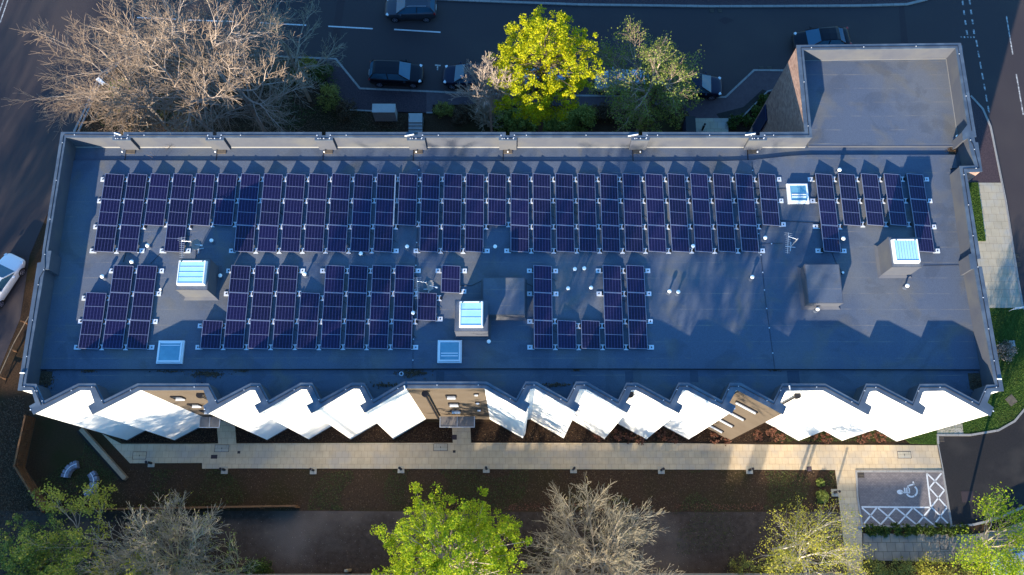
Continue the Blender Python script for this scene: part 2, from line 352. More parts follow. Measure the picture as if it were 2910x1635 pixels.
# pavement between the street and the beds, north side
g = MB(); g.prism(PP([(894, 170), (955, 169.5), (1023.5, 253.5), (1212, 261), (1212, 322), (1058, 317), (990, 313), (940, 250)]), 0, .09); struct('pavement', g, M['pavement'], 'dark gravelly pavement by the street')
g = MB(); g.prism(PP([(1212, 261), (1418, 270.6), (1750, 275), (2061, 278), (2142, 201.5), (2300, 203), (2260, 340), (2060, 338), (1955, 338), (1930, 305), (1700, 303), (1400, 300), (1230, 299), (1228, 322), (1212, 322)]), 0, .085); struct('pavement', g, M['pavement_flag'], 'grey tarmac pavement between the street and the hedges')
g = MB(); g.prism(PP([(2035, 326), (2112, 306), (2166, 256), (2182, 262), (2098, 338), (2044, 338)]), .085, .092); struct('pavement', g, M['new_asphalt'], 'black tarmac wedge beside the tower')
g = MB(); g.strip(PP([(2070, 338), (2105, 338), (2180, 262), (2195, 258)]), .1, 0, .14); struct('kerb', g, M['kerb'], 'thin pale edging around the shrub bed by the tower')
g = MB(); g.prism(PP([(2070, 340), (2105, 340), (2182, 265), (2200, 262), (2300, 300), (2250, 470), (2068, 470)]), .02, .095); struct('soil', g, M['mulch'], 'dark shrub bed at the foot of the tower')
g = MB(); g.prism(PP([(1953, 338), (2069, 338), (2069, 470), (1948, 470)]), 0, .10); struct('path', g, M['slab_pale'], 'pale flagstones at the rear door')
g = MB(); g.strip(PP([(990, 314), (1060, 317)]), .12, 0, .1); g.strip(PP([(1212, 322), (1230, 322)]), .12, 0, .1); struct('kerb', g, M['kerb'], 'pale pavement edging beside the utility box')
g = MB(); g.strip(PP([(212, 378), (252, 290), (285, 215), (330, 180)]), .14, 0, .1); g.strip(PP([(222, 380), (262, 292), (295, 217), (338, 183)]), .14, 0, .1); struct('kerb', g, M['kerb'], 'pale double path edging under the bare tree')
g = MB(); g.prism(PP([(2757, 276), (2791, 313), (2813, 363), (2825, 421), (2846, 520), (2700, 520), (2700, 270)]), 0, .09); struct('pavement', g, M['pavement'], 'dark pavement east of the tower')
g = MB(); g.prism(PP([(2700, 521), (2843, 521), (2856, 574), (2878, 711), (2890, 790), (2902, 876), (2700, 876)]), 0, .095); struct('path', g, M['slab_pale'], 'pale flagstone path along the east wall')
g = MB(); g.prism(PP([(2700, 521), (2777, 521), (2799, 687), (2700, 687)]), .095, .14); struct('grass', g, M['grass'], 'narrow strip of lawn between the east wall and the path')
lawn = [(2690, 877), (2906, 877), (2930, 1000), (2925, 1140), (2910, 1160), (2881, 1196), (2835, 1222), (2757, 1235), (2664, 1234), (2664, 1264), (2587, 1262), (2560, 1240), (2600, 1050)]
g = MB(); g.prism(PP(lawn), 0, .08); struct('grass', g, M['grass'], 'green lawn at the south east corner')
g = MB(); g.prism(PP([(2650, 1180), (2730, 1180), (2736, 1236), (2663, 1236)]), .08, .10); struct('path', g, M['slab_pale'], 'short pale slab path across the lawn')
g = MB(); g.prism(PP([(2664, 1238), (2757, 1239), (2835, 1226), (2881, 1200), (2910, 1166), (3000, 1040), (3200, 1100), (3100, 1400), (2909, 1440), (2816, 1477), (2763, 1490), (2704, 1494), (2678, 1330)]), -.01, .02); struct('driveway', g, M['new_asphalt'], 'fresh black tarmac driveway')
g = MB(); g.strip(PP([(2664, 1262), (2663, 1237), (2757, 1237), (2835, 1224), (2881, 1198), (2910, 1163), (2935, 1110)]), .14, 0, .13); struct('kerb', g, M['kerb'], 'curved pale kerb between the lawn and driveway')
g = MB(); g.strip(PP([(2664, 1262), (2678, 1335), (2704, 1496)]), .13, 0, .05); struct('kerb', g, M['kerb'], 'flush pale kerb between the parking bay and driveway')
g = MB(); g.strip(PP([(2436, 1500), (2450, 1496), (2704, 1496), (2763, 1492), (2816, 1479), (2909, 1441), (3000, 1395)]), .15, 0, .13); struct('kerb', g, M['kerb'], 'pale kerb along the south side of the parking bay')
g = MB(); g.strip(PP([(2449, 1496), (2436, 1416), (2432, 1340), (2675, 1340)]), .13, 0, .10); struct('kerb', g, M['kerb'], 'pale kerb around the north west corner of the parking bay')
g = MB(); g.prism(PP([(2434, 1342), (2677, 1342), (2703, 1494), (2450, 1494)]), 0, .035); struct('parking_bay', g, M['setts'], 'grey block paved parking bay')
# paths south of the building
path = [(290, 1232), (345, 1262), (575, 1262), (621, 1261), (612, 1150), (664, 1150), (672, 1261), (1287, 1259), (1283, 1180), (1335, 1180), (1339, 1259), (1900, 1260), (2200, 1264), (2664, 1266), (2678, 1338), (2432, 1338), (2449, 1514), (2452, 1640), (2408, 1640), (2384, 1428), (2373, 1336), (700, 1331.5), (575, 1332.5), (575, 1316), (370, 1317)]
g = MB(); g.prism(PP(path), 0, .05); struct('path', g, M['slab'], 'cream slab path along the south front')
g = MB(); g.prism(PP([(2452, 1516), (2620, 1518), (2763, 1519), (2835, 1508), (2990, 1450), (2990, 1604), (2910, 1602), (2511, 1594), (2452, 1590)]), 0, .046); struct('path', g, M['slab_dark'], 'grey slab public path at the bottom right')
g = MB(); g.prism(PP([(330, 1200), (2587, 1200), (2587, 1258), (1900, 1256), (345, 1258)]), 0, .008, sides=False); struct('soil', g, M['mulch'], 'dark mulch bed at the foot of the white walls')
g = MB(); g.prism(PP([(-400, 1452), (850, 1452), (1400, 1455), (2400, 1455), (2400, 1760), (-400, 1760)]), 0, .006, sides=False); struct('soil', g, M['bare_earth'], 'bare trodden earth south of the planting bed')
# darker trench strips and markings
for q in ([(962, -20), (983, -20), (956, 168), (934, 165)], [(2554, 18), (2569, 17), (2583, 140), (2562, 140)], [(2040, 58), (2060, 48), (2087, 58), (2060, 70)]):
    g = MB(); g.prism(PP(q, .016), 0, .016, sides=False); struct('road_patch', g, M['asphalt_patch'], 'darker trench repair in the street')
def mark(name, segs, wd, m, label, z=.017):
    g = MB()
    for a, b in segs: g.strip([P(*a, z).to_2d(), P(*b, z).to_2d()], wd, z, z)
    struct(name, g, m, label)
mark('road_marking', [((390, 50), (500, 55)), ((534, 57), (665, 62)), ((738, 65), (870, 72)), ((933, 75), (1059, 82)), ((1120, 84), (1252, 92))], .12, M['paint'], 'white centre line dashes on the north street')
mark('road_marking', [((2860, 46), (2878, 155)), ((2888, 211), (2908, 327))], .10, M['paint_worn'], 'worn long dashes on the east road')
mark('road_marking', [((2774 + 37 * t, 114 + 208 * t), (2774 + 37 * (t + .09), 114 + 208 * (t + .09))) for t in (0, .15, .30, .45, .60, .75, .90)], .12, M['paint_worn'], 'short worn dashes on the east road')
mark('road_marking', [((2735 + 14 * t, 2 + 100 * t), (2735 + 14 * (t + .13), 2 + 100 * (t + .13))) for t in (0, .28, .56, .84)] + [((2755 + 14 * t, 0 + 100 * t), (2755 + 14 * (t + .13), 100 * (t + .13))) for t in (0, .28, .56, .84)] + [((2730 + 9 * k, 106), (2734 + 9 * k, 106)) for k in range(5)], .14, M['paint_worn'], 'worn double give way dashes at the junction')
mark('road_marking', [((1236, 185), (1252, 187)), ((1244, 187), (1243, 200))], .12, M['paint_worn'], 'small white bay end mark between parked cars')
mark('road_marking', [((23, -2), (0, 66)), ((11, -2), (-4, 40))], .09, M['paint_worn'], 'pale double line at the top left road edge')
def bay(pts, closed=False): return [(pts[k], pts[k + 1]) for k in range(len(pts) - 1)]
def t4(x, y): return (2110 + x / 3.215, 1185 + y / 3.215)
hat = bay([t4(1088, 823), t4(1720, 828), t4(1683, 515)])
hat += bay([t4(1683, 515), t4(1845, 670), t4(1728, 820)]) + bay([t4(1818, 515), t4(1708, 650), t4(1868, 828), t4(1748, 988)])
hat += bay([t4(1728, 828), t4(1890, 985)]) + bay([t4(1092, 832), t4(1262, 983), t4(1398, 835)]) + bay([t4(1225, 832), t4(1112, 975)]) + bay([t4(1238, 832), t4(1418, 985), t4(1552, 835)])
hat += bay([t4(1405, 835), t4(1592, 985), t4(1722, 830)]) + bay([t4(1565, 835), t4(1748, 988)])
mark('parking_marking', [((a[0], a[1]), (b[0], b[1])) for a, b in hat], .10, M['paint'], 'white cross hatching on two sides of the parking bay', z=.041)
# disabled-parking symbol, lying on its side
g = MB(); zz = .041
def tp(x, y): return P(*t4(x, y), zz).to_2d()
hc = tp(1440, 687); rr = .22
g.face([(hc.x + rr * math.cos(a), hc.y + rr * .72 * math.sin(a), zz) for a in [2 * math.pi * k / 20 for k in range(20)]])
def arc(cx, cy, r, a0, a1, n=16): return [tp(cx + r * math.cos(R(a0 + (a1 - a0) * k / n)), cy + r * math.sin(R(a0 + (a1 - a0) * k / n))) for k in range(n + 1)]
g.strip(arc(1545, 680, 50, -55, 55), .11, zz, zz); g.strip(arc(1545, 680, 50, 62, 150), .11, zz, zz)
for a, b in (((1455, 690), (1528, 694)), ((1480, 648), (1484, 690)), ((1500, 648), (1503, 690)), ((1522, 652), (1526, 694)), ((1516, 650), (1508, 628)), ((1508, 634), (1572, 612)), ((1572, 622), (1556, 592))):
    g.strip([tp(*a), tp(*b)], .10, zz, zz)
struct('parking_marking', g, M['paint'], 'white wheelchair symbol painted in the parking bay')

# ================================================================== BUILDING
def t8(x, y): return (x / 3.215, 800 + y / 3.215)
slots = [345, 610, 920, 1182, 1443, 1820, 2154]
outer = [(174, 376)]
for c in slots: outer += [(c - 6.5, 376.5), (c - 6.5, 386), (c + 6.5, 386), (c + 6.5, 376.5)]
outer += [(2287.5, 375.5), (2264, 129), (2730.5, 123), (2774, 388), (2768, 389), (2771, 405), (2779, 406), (2791, 487), (2746, 489), (2786, 734), (2776, 736), (2779, 758), (2790, 759), (2852, 1111)]
S_out = [(2852, 1111), (2817.6, 1112.6), (2805, 1145), (2823, 1159), (2814.5, 1181), (2684, 1110), (2623, 1111), (2612, 1145), (2630, 1158), (2621.7, 1178.5), (2491, 1110), (2472, 1111), (2459, 1145), (2477, 1156), (2468, 1178.5), (2340, 1109), (2233, 1109), (2216.7, 1145), (2234, 1156), (2225.7, 1177.3), (2098, 1109.5), (2092, 1108), (2072, 1145), (2090, 1154), (2079.6, 1174), (1953.7, 1108), (1939.7, 1108), (1924, 1143.7), (1940, 1153), (1930, 1174), (1807.5, 1107), (1793.5, 1108), (1778, 1143.7), (1793, 1152.4), (1782, 1173), (1667.5, 1105.4), (1647, 1105), (1631.7, 1141.5), (1648, 1151.5), (1638, 1170), (1519.8, 1103), (1507, 1105), (1490, 1139), (1505, 1148), (1494, 1170), (1376.5, 1103), (1152.6, 1103), (1036, 1172.6), (1023.5, 1152.4), (1040.6, 1143), (1022, 1104), (1003, 1104), (885, 1174), (872, 1152.4), (890.4, 1143), (872.6, 1106), (855.5, 1106), (736.7, 1174), (724, 1152), (742, 1143), (725, 1108), (710, 1108), (589.4, 1176), (578, 1154.6), (593.5, 1143.7), (578.5, 1108), (396.6, 1108.6), (262.8, 1177), (251, 1154.6), (269, 1143.7), (256.6, 1109), (228.6, 1108), (95, 1177), (84, 1154.6), (101, 1145), (90, 1109.5), (51, 1108.6)]
W_out = [(107, 748), (117, 746), (121, 722), (120, 720)]
outer_px = outer + S_out[1:] + W_out
S_in = [(2828.5, 1094), (2803.6, 1095), (2782, 1143.7), (2685.4, 1091.8), (2614, 1092.4), (2593.7, 1143.7), (2495.7, 1092.4), (2461.5, 1091.4), (2439.7, 1143.7), (2344.8, 1091.4), (2223.5, 1091), (2198.6, 1140.6), (2104.5, 1089), (2075, 1089), (2051.6, 1139), (1958, 1089), (1928.8, 1088.6), (1904, 1139), (1812, 1089), (1781, 1088.6), (1756.8, 1137.5), (1666, 1085.5), (1637.3, 1085.5), (1611.5, 1136), (1523.5, 1085.5), (1494, 1085.5), (1467, 1134.4), (1382.7, 1085.5), (1148, 1085.5), (1060.8, 1136.9), (1034.4, 1089), (1000, 1088.6), (910.6, 1137), (886.6, 1089), (854, 1089), (763.8, 1139), (738, 1090), (712.4, 1090), (617.4, 1139), (592.5, 1091), (390.4, 1091), (294, 1139), (270.6, 1091), (222.4, 1091), (124.4, 1140.6), (102.6, 1092.4), (72, 1091)]
N_in = [(186.6, 390.5)]
for c in slots: N_in += [(c - 25, 390.5), (c - 25, 398), (c + 25, 398), (c + 25, 390.5)]
inner_px = N_in + [(2307.5, 390.5), (2282.6, 141.5), (2716.5, 136), (2750, 355), (2735, 375), (2738, 398), (2752, 392), (2757, 420), (2771, 471.5), (2727.5, 473), (2762, 722), (2754, 724), (2760, 765), (2769, 763)] + S_in + [(126, 765), (137, 765), (144.6, 714), (135, 714)]
O = PP(outer_px, ZT); I = PP(inner_px, ZT)
def offs(poly, d):      # grow polygon outwards by d (poly given clockwise in plan)
    n = len(poly); out = []
    for k in range(n):
        a, p, b = poly[k - 1], poly[k], poly[(k + 1) % n]; e0 = (p - a).normalized(); e1 = (b - p).normalized()
        n0 = Vector((-e0.y, e0.x)); n1 = Vector((-e1.y, e1.x)); m_ = (n0 + n1)
        m_ = m_.normalized() if m_.length > .1 else n0
        out.append(p + m_ * d / max(.5, m_.dot(n0)))
    return out
bld = empty('building', (0, 17, 0), 'long flat roofed block with sawtooth white south front and brick tower corner', 'building')
NN = len(outer); NS = len(S_out)
wallO = offs(O, -.035)                   # wall face sits just inside the coping edge
def wallseg(i0, i1, m, name='wall'):
    g = MB()
    for k in range(i0, i1):
        a, b = wallO[k % len(wallO)], wallO[(k + 1) % len(wallO)]
        g.face([(a.x, a.y, -.05), (b.x, b.y, -.05), (b.x, b.y, ZT - .06), (a.x, a.y, ZT - .06)])
    return g.build(name, m, bld)
wallseg(0, 29, M['brick'], 'north_wall')
wallseg(29, 31, M['brick'], 'tower_wall'); wallseg(31, NN - 1, M['brick'], 'east_wall')
# south front: group segments bay by bay; tan cladding on three of them
tan = set()
for k in range(NS - 1):
    a, b = S_out[k], S_out[k + 1]
    if (a, b) in (((1376.5, 1103), (1152.6, 1103)), ((578.5, 1108), (396.6, 1108.6)), ((2225.7, 1177.3), (2098, 1109.5))): tan.add(k)
k = 0; cur = []; runs = []
for k in range(NS - 1):
    if k in tan:
        if cur: runs.append((cur, 0)); cur = []
        runs.append(([k], 1)); continue
    cur.append(k)
    if abs(S_out[k + 1][1] - 1175) < 6 and S_out[k + 1][0] > 1400: runs.append((cur, 0)); cur = []
    elif abs(S_out[k + 1][1] - 1104.5) < 4 and S_out[k + 1][0] < 1400 and abs(S_out[k][1] - 1174) > 6 and False: pass
    elif S_out[k + 1][0] < 1400 and abs(S_out[k + 1][1] - 1175) < 6: runs.append((cur, 0)); cur = []
if cur: runs.append((cur, 0))
for ks, t in runs:
    i0 = NN - 1 + ks[0]; wallseg(i0, NN - 1 + ks[-1] + 1, M['cladding'] if t else M['render'], 'cladding_panel' if t else 'bay_wall')
    if not t:
        g = MB()
        for kk in ks:
            a, b = O[(NN - 1 + kk)], O[(NN + kk) % len(O)]
            if (b - a).length < .3: continue
            d = (b - a).normalized(); n_ = Vector((-d.y, d.x)) * .02; a2 = a + n_ * -1.0; b2 = b - n_
            g.strip([wallO[NN - 1 + kk], wallO[(NN + kk) % len(O)]], .03, 0, .16)
        g.build('plinth', M['render_edge'], bld)
wallseg(NN - 1 + NS - 1, len(O), M['brick'], 'west_wall')
# parapet inner faces
g = MB()
for k in range(len(I)):
    a, b = I[k], I[(k + 1) % len(I)]
    g.face([(a.x, a.y, ZG - .05), (b.x, b.y, ZG - .05), (b.x, b.y, ZT - .06), (a.x, a.y, ZT - .06)])
g.build('parapet', M['parapet'], bld)
g = MB(); g.prism(offs(O, .02), ZT - .07, ZT, holes=[offs(I, -.02)], sides=True)
g.prism(offs(O, .02), ZT - .07, ZT - .07, holes=[offs(I, -.02)], sides=False); g.build('coping', M['coping'], bld)
# pale flashing line where parapet meets roof (thin upstand bead)
g = MB(); gi = I
for k in range(len(gi)):
    a, b = gi[k], gi[(k + 1) % len(gi)]
    if (b - a).length > 1.2 and k < 35: g.strip([a, b], .07, ZG, ZD + .02)
g.build('flashing', M['lead'], bld)
# roof: gutter floor and the raised deck
g = MB(); g.prism(offs(I, .12), ZG, ZG, sides=False); g.build('gutter_floor', M['roof'], bld)
Wm = lambda u, v: P(u, v, ZD).to_2d()
deck = [Wm(200, 456), Wm(1400, 458.5), Wm(1800, 459), Wm(2060, 458), Wm(2140, 455), Wm(2240, 444), Wm(2300, 440.5), Wm(2715, 440.5)]
deckE = [Wm(2690, 478), Wm(2690, 500), Wm(2735, 700), Wm(2745, 805), Wm(2770, 949), Wm(2788, 1051)]
deck += [Wm(2722, 478), Wm(2700, 478), Wm(2705, 500), Wm(2739, 700), Wm(2757, 805), Wm(2782, 949), Wm(2788, 1051)]
deck += [Wm(1800, 1048.5), Wm(1400, 1048), Wm(700, 1050), Wm(112, 1050.5), Wm(104, 1050), Wm(140, 783), Wm(158, 723)]
g = MB(); g.prism(deck, ZG, ZD); g.build('roof_deck', M['roof'], bld)
g = MB(); g.prism([Wm(2298, 415.5), Wm(2268, 150), Wm(2735, 130), Wm(2752, 415.5)], ZG, ZD + .003); g.build('tower_roof', M['roof'], bld)
# narrow drip edge along the deck steps
g = MB(); g.strip([Wm(112, 1050.5), Wm(700, 1050), Wm(1400, 1048), Wm(1800, 1048.5), Wm(2788, 1051)], .03, ZG, ZD + .012); g.build('deck_edge', M['black'], bld)
g = MB(); g.strip([Wm(2298, 415.5), Wm(2735, 415.5)], .06, ZG, ZD + .01); g.build('deck_edge', M['parapet'], bld)
# long felt joint lines running north-south and the seams
g = MB()
for u0, u1 in ((1191, 1190), (1174, 1172)): pass
# outlets below the parapet boxes
for c in slots:
    u = 1455 + (c - 1455) * .976
    a = P(u - 12, 433, ZG); g = MB(); g.box(a.x, a.x + .55, a.y - .12, a.y + .30, ZG, ZG + .05); g.build('roof_outlet', M['outlet'], bld)
    g = MB(); g.strip([(a.x - .03, a.y + .2), (a.x - .03, a.y - .75)], .05, ZG, ZG + .02); g.build('felt_joint', M['black'], bld)
    p = P(c, 431, ZG + .25); g = MB(); g.box(p.x - .035, p.x + .035, p.y, p.y + .06, ZG + .1, ZG + .2); g.build('overflow_spout', M['whiteplastic'], bld)
for (u, v, s1, s2) in ((2774, 1084, .85, .95), (130, 1075, .7, .8), (2707, 432, .5, .3)):
    p = P(u, v, ZG); g = MB(); g.box(p.x - s1 / 2, p.x + s1 / 2, p.y - s2 / 2, p.y + s2 / 2, ZG, ZG + .03); g.build('roof_outlet', M['debris'], bld)
for (u0, v0, u1, v1) in ((1776, 1056, 1800, 1088), (2236, 1054, 2274, 1093), (560, 1054, 585, 1088), (1240, 1056, 1262, 1092), (1960, 1054, 1985, 1086)):
    a, b = P(u0, v0, ZG), P(u1, v1, ZG); g = MB(); g.box(a.x, b.x, b.y, a.y, ZG, ZG + .006); g.build('felt_patch', M['roof_patch'], bld)
# coping conductor tape with clips
def tape(pxs, z, parent, rad=.018, step=1.5, clip=M['whitemetal'], name='conductor_tape'):
    pts = [P(u, v, z) for u, v in pxs]; g = MB()
    g.tube(pts, rad, 5); g.cur = 1
    for a, b in zip(pts, pts[1:]):
        L_ = (b - a).length; n = max(1, int(L_ / step))
        for k in range(n): q = a.lerp(b, (k + .2) / n); g.box(q.x - .02, q.x + .02, q.y - .02, q.y + .02, z - .02, z + .025)
    return g.build(name, [M['black'], clip], parent)
zc = ZT + .015
tape([(183, 383)] + sum([[(c - 19, 384.5), (c - 17, 393.5), (c + 17, 393.5), (c + 19, 384.5)] for c in slots], []) + [(2299, 384), (2276, 136), (2722, 130), (2762, 372)], zc, bld, step=3)
tape([(2756, 395), (2766, 412), (2783, 478), (2737, 480), (2776, 742), (2838, 1100)], zc, bld, step=1.6)
tape([(181, 385), (128, 714), (128, 762), (112, 790), (63, 1098), (95, 1101), (117, 1151)], zc, bld, step=2)
mid = []
for (a) in S_in[1:-1]: mid.append((a[0], a[1] + 9))
tape([(2838, 1100)] + mid + [(117, 1151)], zc, bld, step=2.2)
g = MB(); g.box(-.03, .03, -.03, .03, 0, .03); capm = g.mesh('fixing_cap'); capm.materials.append(M['whitemetal'])
def cap_at(u, v): q = P(u, v, ZT) - bld.location; o = bpy.data.objects.new('fixing_cap', capm); C.objects.link(o); o.parent = bld; o.location = q
for (u, v) in [(p[0] + (8 if p[0] > 1400 else -8), p[1] - 12) for p in S_out if p[1] > 1168]: cap_at(u, v)
for c in slots:
    for du, dv in ((-19, 385), (19, 385), (-16, 394), (0, 394), (16, 394)): cap_at(c + du, dv)
# small white bars lying over the coping
for (a, b) in (((325, 378), (343, 384)), ((1150, 387), (1176, 382)), ((1785, 387), (1813, 382)), ((2118, 384), (2146, 380)), ((2243, 1096), (2245, 1107)), ((2834, 1077), (2846, 1077)), ((57, 1060), (70, 1060)), ((1149, 1096), (1152, 1108))):
    g = MB(); g.tube([P(*a, ZT + .05), P(*b, ZT + .05)], .04, 6); g.build('bracket', M['whiteplastic'], bld)
# roof conductor runs
def runline(pxs, z=ZD + .02, rad=.009, clips=True, m='black'):
    pts = [P(u, v, z) for u, v in pxs]; g = MB(); g.tube(pts, rad, 4)
    if clips:
        g.cur = 1
        for a, b in zip(pts, pts[1:]):
            n = max(1, int((b - a).length / 1.1))
            for k in range(n): q = a.lerp(b, (k + .5) / n); g.box(q.x - .03, q.x + .03, q.y - .03, q.y + .03, z - .02, z + .02)
    g.build('conductor_tape', [M[m], M['whitemetal']], bld)
runline([(1191, 460), (1188, 600), (1183, 720), (1178, 860), (1174, 1000), (1173, 1048)])
runline([(2137, 460), (2143, 560), (2160, 700), (2175, 850), (2190, 960), (2202, 1048)])
runline([(2160, 694), (2225, 692)]); runline([(2624, 756), (2733, 754)], clips=False)
for pl in ([(2200, 625), (2250, 630), (2320, 634), (2330, 636)], [(2365, 720), (2378, 752), (2390, 770)], [(1310, 811), (1340, 812), (1372, 797)], [(1490, 802), (1516, 816)], [(556, 735), (557, 710)], [(460, 716), (440, 737), (428, 750)], [(357, 722), (350, 745)], [(2110, 537), (2234, 537)]):
    runline(pl, clips=False, rad=.013)
for k in (1.0, 2.0):
    pass
# litter in the gutter
rng = np.random.default_rng(5)
lc = []
for (u, v, su, sv, n) in ((590, 1063, 22, 5, 260), (130, 1075, 12, 14, 420), (480, 1056, 20, 2, 60), (250, 1055, 14, 2, 50), (1170, 1060, 22, 7, 300), (1095, 1094, 18, 3, 120), (1575, 1094, 22, 3, 140), (1640, 1053, 8, 1.5, 30), (2774, 1084, 9, 11, 200), (690, 1055, 10, 1.5, 30), (2200, 1052, 10, 2, 40), (2706, 428, 10, 5, 120), (2718, 392, 7, 6, 50)):
    for _ in range(n): p = P(u + rng.normal() * su, v + rng.normal() * sv * (1 if rng.random() < .8 else .3), ZG + .02 + .03 * rng.random()); lc.append(p[:])
me = np_mesh('leaf_litter', leaf_quads(np.array(lc), .045, rng, up=2)); lo = link_mesh('leaf_litter', me, M['l_litter']); tag(lo, 'brown dead leaves caught in the roof gutters', kind='stuff')

# roof boxes --------------------------------------------------------------
def roofbox(tl, br_, h, name='roof_box'):
    a = P(tl[0], tl[1], ZD + h); b = P(br_[0], br_[1], ZD + h)
    g = MB(); x0, x1, y0, y1 = a.x, b.x, b.y, a.y
    g.box(x0, x1, y0, y1, ZD - .02, ZD + h)
    g.box(x0 - .02, x1 + .02, y0 - .02, y1 + .02, ZD + h - .10, ZD + h + .012)
    o = g.build(name, M['parapet'], bld); g = MB(); g.box(x0 + .02, x1 - .02, y0 + .02, y1 - .02, ZD + h + .012, ZD + h + .02); g.build('box_lid', M['roof'], o)
    f = .16; g = MB(); g.frustum([(x0 - f, y0 - f, ZD + .004), (x1 + f, y0 - f, ZD + .004), (x1 + f, y1 + f, ZD + .004), (x0 - f, y1 + f, ZD + .004)], [(x0 - .005, y0 - .005, ZD + .12), (x1 + .005, y0 - .005, ZD + .12), (x1 + .005, y1 + .005, ZD + .12), (x0 - .005, y1 + .005, ZD + .12)])
    g.build('upstand_fillet', M['parapet'], o)
    return o
M['glassdeep'] = mat('rooflight_glass_dark', (.09, .26, .36), (.16, .38, .48), 1.2, rough=.12, spec=.9, coat=.6)
def rooflight(u0, v0, u1, v1, z, tilt=0, bars='v', nb=0, kerbh=.25):
    a = P(u0, v0, z + kerbh); b = P(u1, v1, z + kerbh); x0, x1, y0, y1 = a.x, b.x, b.y, a.y
    g = MB(); e = .03 if kerbh > .27 else .07; g.box(x0 - e, x1 + e, y0 - e, y1 + e, z - .01, z + kerbh * .55); g.box(x0, x1, y0, y1, z + kerbh * .5, z + kerbh - .04)
    o = g.build('rooflight', M['frame_white'], bld); t = .06 if kerbh > .27 else .09
    g = MB(); zt = z + kerbh
    for q in ((x0, x1, y0, y0 + t), (x0, x1, y1 - t, y1), (x0, x0 + t, y0 + t, y1 - t), (x1 - t, x1, y0 + t, y1 - t)): g.box(*q, zt - .05, zt + .03)
    g.build('frame', M['frame_white'], o, bevel=.01)
    g = MB(); g.box(x0 + t, x1 - t, y0 + t, y1 - t, zt - .045, zt); g.build('glass', M['glassblue' if kerbh > .27 else 'glassdeep'], o)
    g = MB()
    if bars == 'h2':
        yy = y0 + (y1 - y0) * .26
        for q in (0, .16): g.box(x0 + t + .06, x1 - t - .06, yy + q - .03, yy + q + .03, zt + .001, zt + .03)
    elif bars == 'top':
        yy = y1 - (y1 - y0) * .2
        for q in (0, .14): g.box(x0 + t + .04, x1 - t - .04, yy + q - .02, yy + q + .02, zt + .001, zt + .02)
    else:
        for k in range(1, nb + 1):
            if bars == 'v': xx = x0 + t + (x1 - x0 - 2 * t) * k / (nb + 1); g.box(xx - .004, xx + .004, y0 + t, y1 - t, zt + .001, zt + .02)
            else: yy = y0 + t + (y1 - y0 - 2 * t) * k / (nb + 1); g.box(x0 + t, x1 - t, yy - .005, yy + .005, zt + .001, zt + .02)
    if g.v: g.build('glazing_bar', M['frame_white'] if bars in ('h2', 'top') else M['steel'], o)
    if bars in ('v', 'h'):
        g = MB()
        for xx in (x0 + .12, x1 - .2): g.box(xx, xx + .08, y1 - .09, y1 - .03, zt + .03, zt + .05)
        g.build('hinge', M['black'], o)
k1 = roofbox((510, 736), (588, 824), 1.7); rooflight(509, 741, 578, 807, ZD + 1.7, bars='h', nb=3, kerbh=.3)
k2 = roofbox((1294, 853), (1386, 941.5), 1.6); rooflight(1307, 857, 1371, 927, ZD + 1.6, bars='h', nb=2, kerbh=.3)
k3 = roofbox((2524, 675), (2619, 759), 1.7); rooflight(2538, 680, 2616, 743, ZD + 1.7, bars='v', nb=7, kerbh=.3)
roofbox((1373, 790), (1491, 895), .8); roofbox((2287, 752), (2396, 861.6), .9)
rooflight(452, 970, 512, 1029, ZD, bars='top'); rooflight(1247, 969, 1308, 1027, ZD, bars='h2'); rooflight(2240, 523, 2299, 573, ZD, bars='h2')
# canopies, door flues, windows -------------------------------------------
CA, CB = P(1376.5, 1103, ZT), P(1152.6, 1103, ZT)
def canopy(u0, v0, u1, v1, z=2.7):
    a = P(u0, v0, z); b = P(u1, v1, z); g = MB(); g.box(a.x, b.x, b.y, a.y, z - .03, z); o = g.build('canopy', M['cglass'], bld)
    g = MB(); g.box(a.x - .05, b.x + .05, b.y - .05, b.y, z - .06, z + .03); g.box(a.x - .05, a.x, b.y, a.y, z - .06, z + .03); g.box(b.x, b.x + .05, b.y, a.y, z - .06, z + .03)
    g.box((a.x + b.x) / 2 - .02, (a.x + b.x) / 2 + .02, b.y, a.y, z, z + .03); g.build('canopy_frame', M['steel'], o)
canopy(1252, 1184, 1347, 1213); canopy(570, 1185, 622, 1214)
LA, LB = P(578.5, 1108, ZT), P(396.6, 1108.6, ZT)
RA, RB = P(2225.7, 1177.3, ZT), P(2098, 1109.5, ZT)
def window(p, q, h, A, B, depth=.0):
    """p,q: pixel ends of the sill line on the wall A-B; h: glass height above the sill"""
    a, b = PW(*p, A, B), PW(*q, A, B); d = (b - a).to_2d().normalized(); n = Vector((-d.y, d.x))
    if n.y > 0: n = -n
    z = (a.z + b.z) / 2; a2, b2 = a.to_2d(), b.to_2d()
    def bar(off0, off1, z0, z1, p0=a2, p1=b2):
        A0, B0, B1, A1 = p0 + n * off0, p1 + n * off0, p1 + n * off1, p0 + n * off1
        return [(*A0, z0), (*B0, z0), (*B1, z0), (*A1, z0)], [(*A0, z1), (*B0, z1), (*B1, z1), (*A1, z1)]
    g = MB(); g.frustum(*bar(-.02, .03, z, z + h)); o = g.build('window', M['glassdark'], bld)
    g = MB(); g.frustum(*bar(.0, .12, z - .04, z)); g.build('sill', M['frame_white'], o)
    e = d * .06
    g = MB(); g.frustum(*bar(-.02, .05, z + h, z + h + .05)); g.frustum(*bar(-.02, .05, z, z + h, a2 - e, a2)); g.frustum(*bar(-.02, .05, z, z + h, b2, b2 + e)); g.build('window_frame', M['black'], o)
def c2(x, y): return (700 + x / 3.215, 800 + y / 3.215)
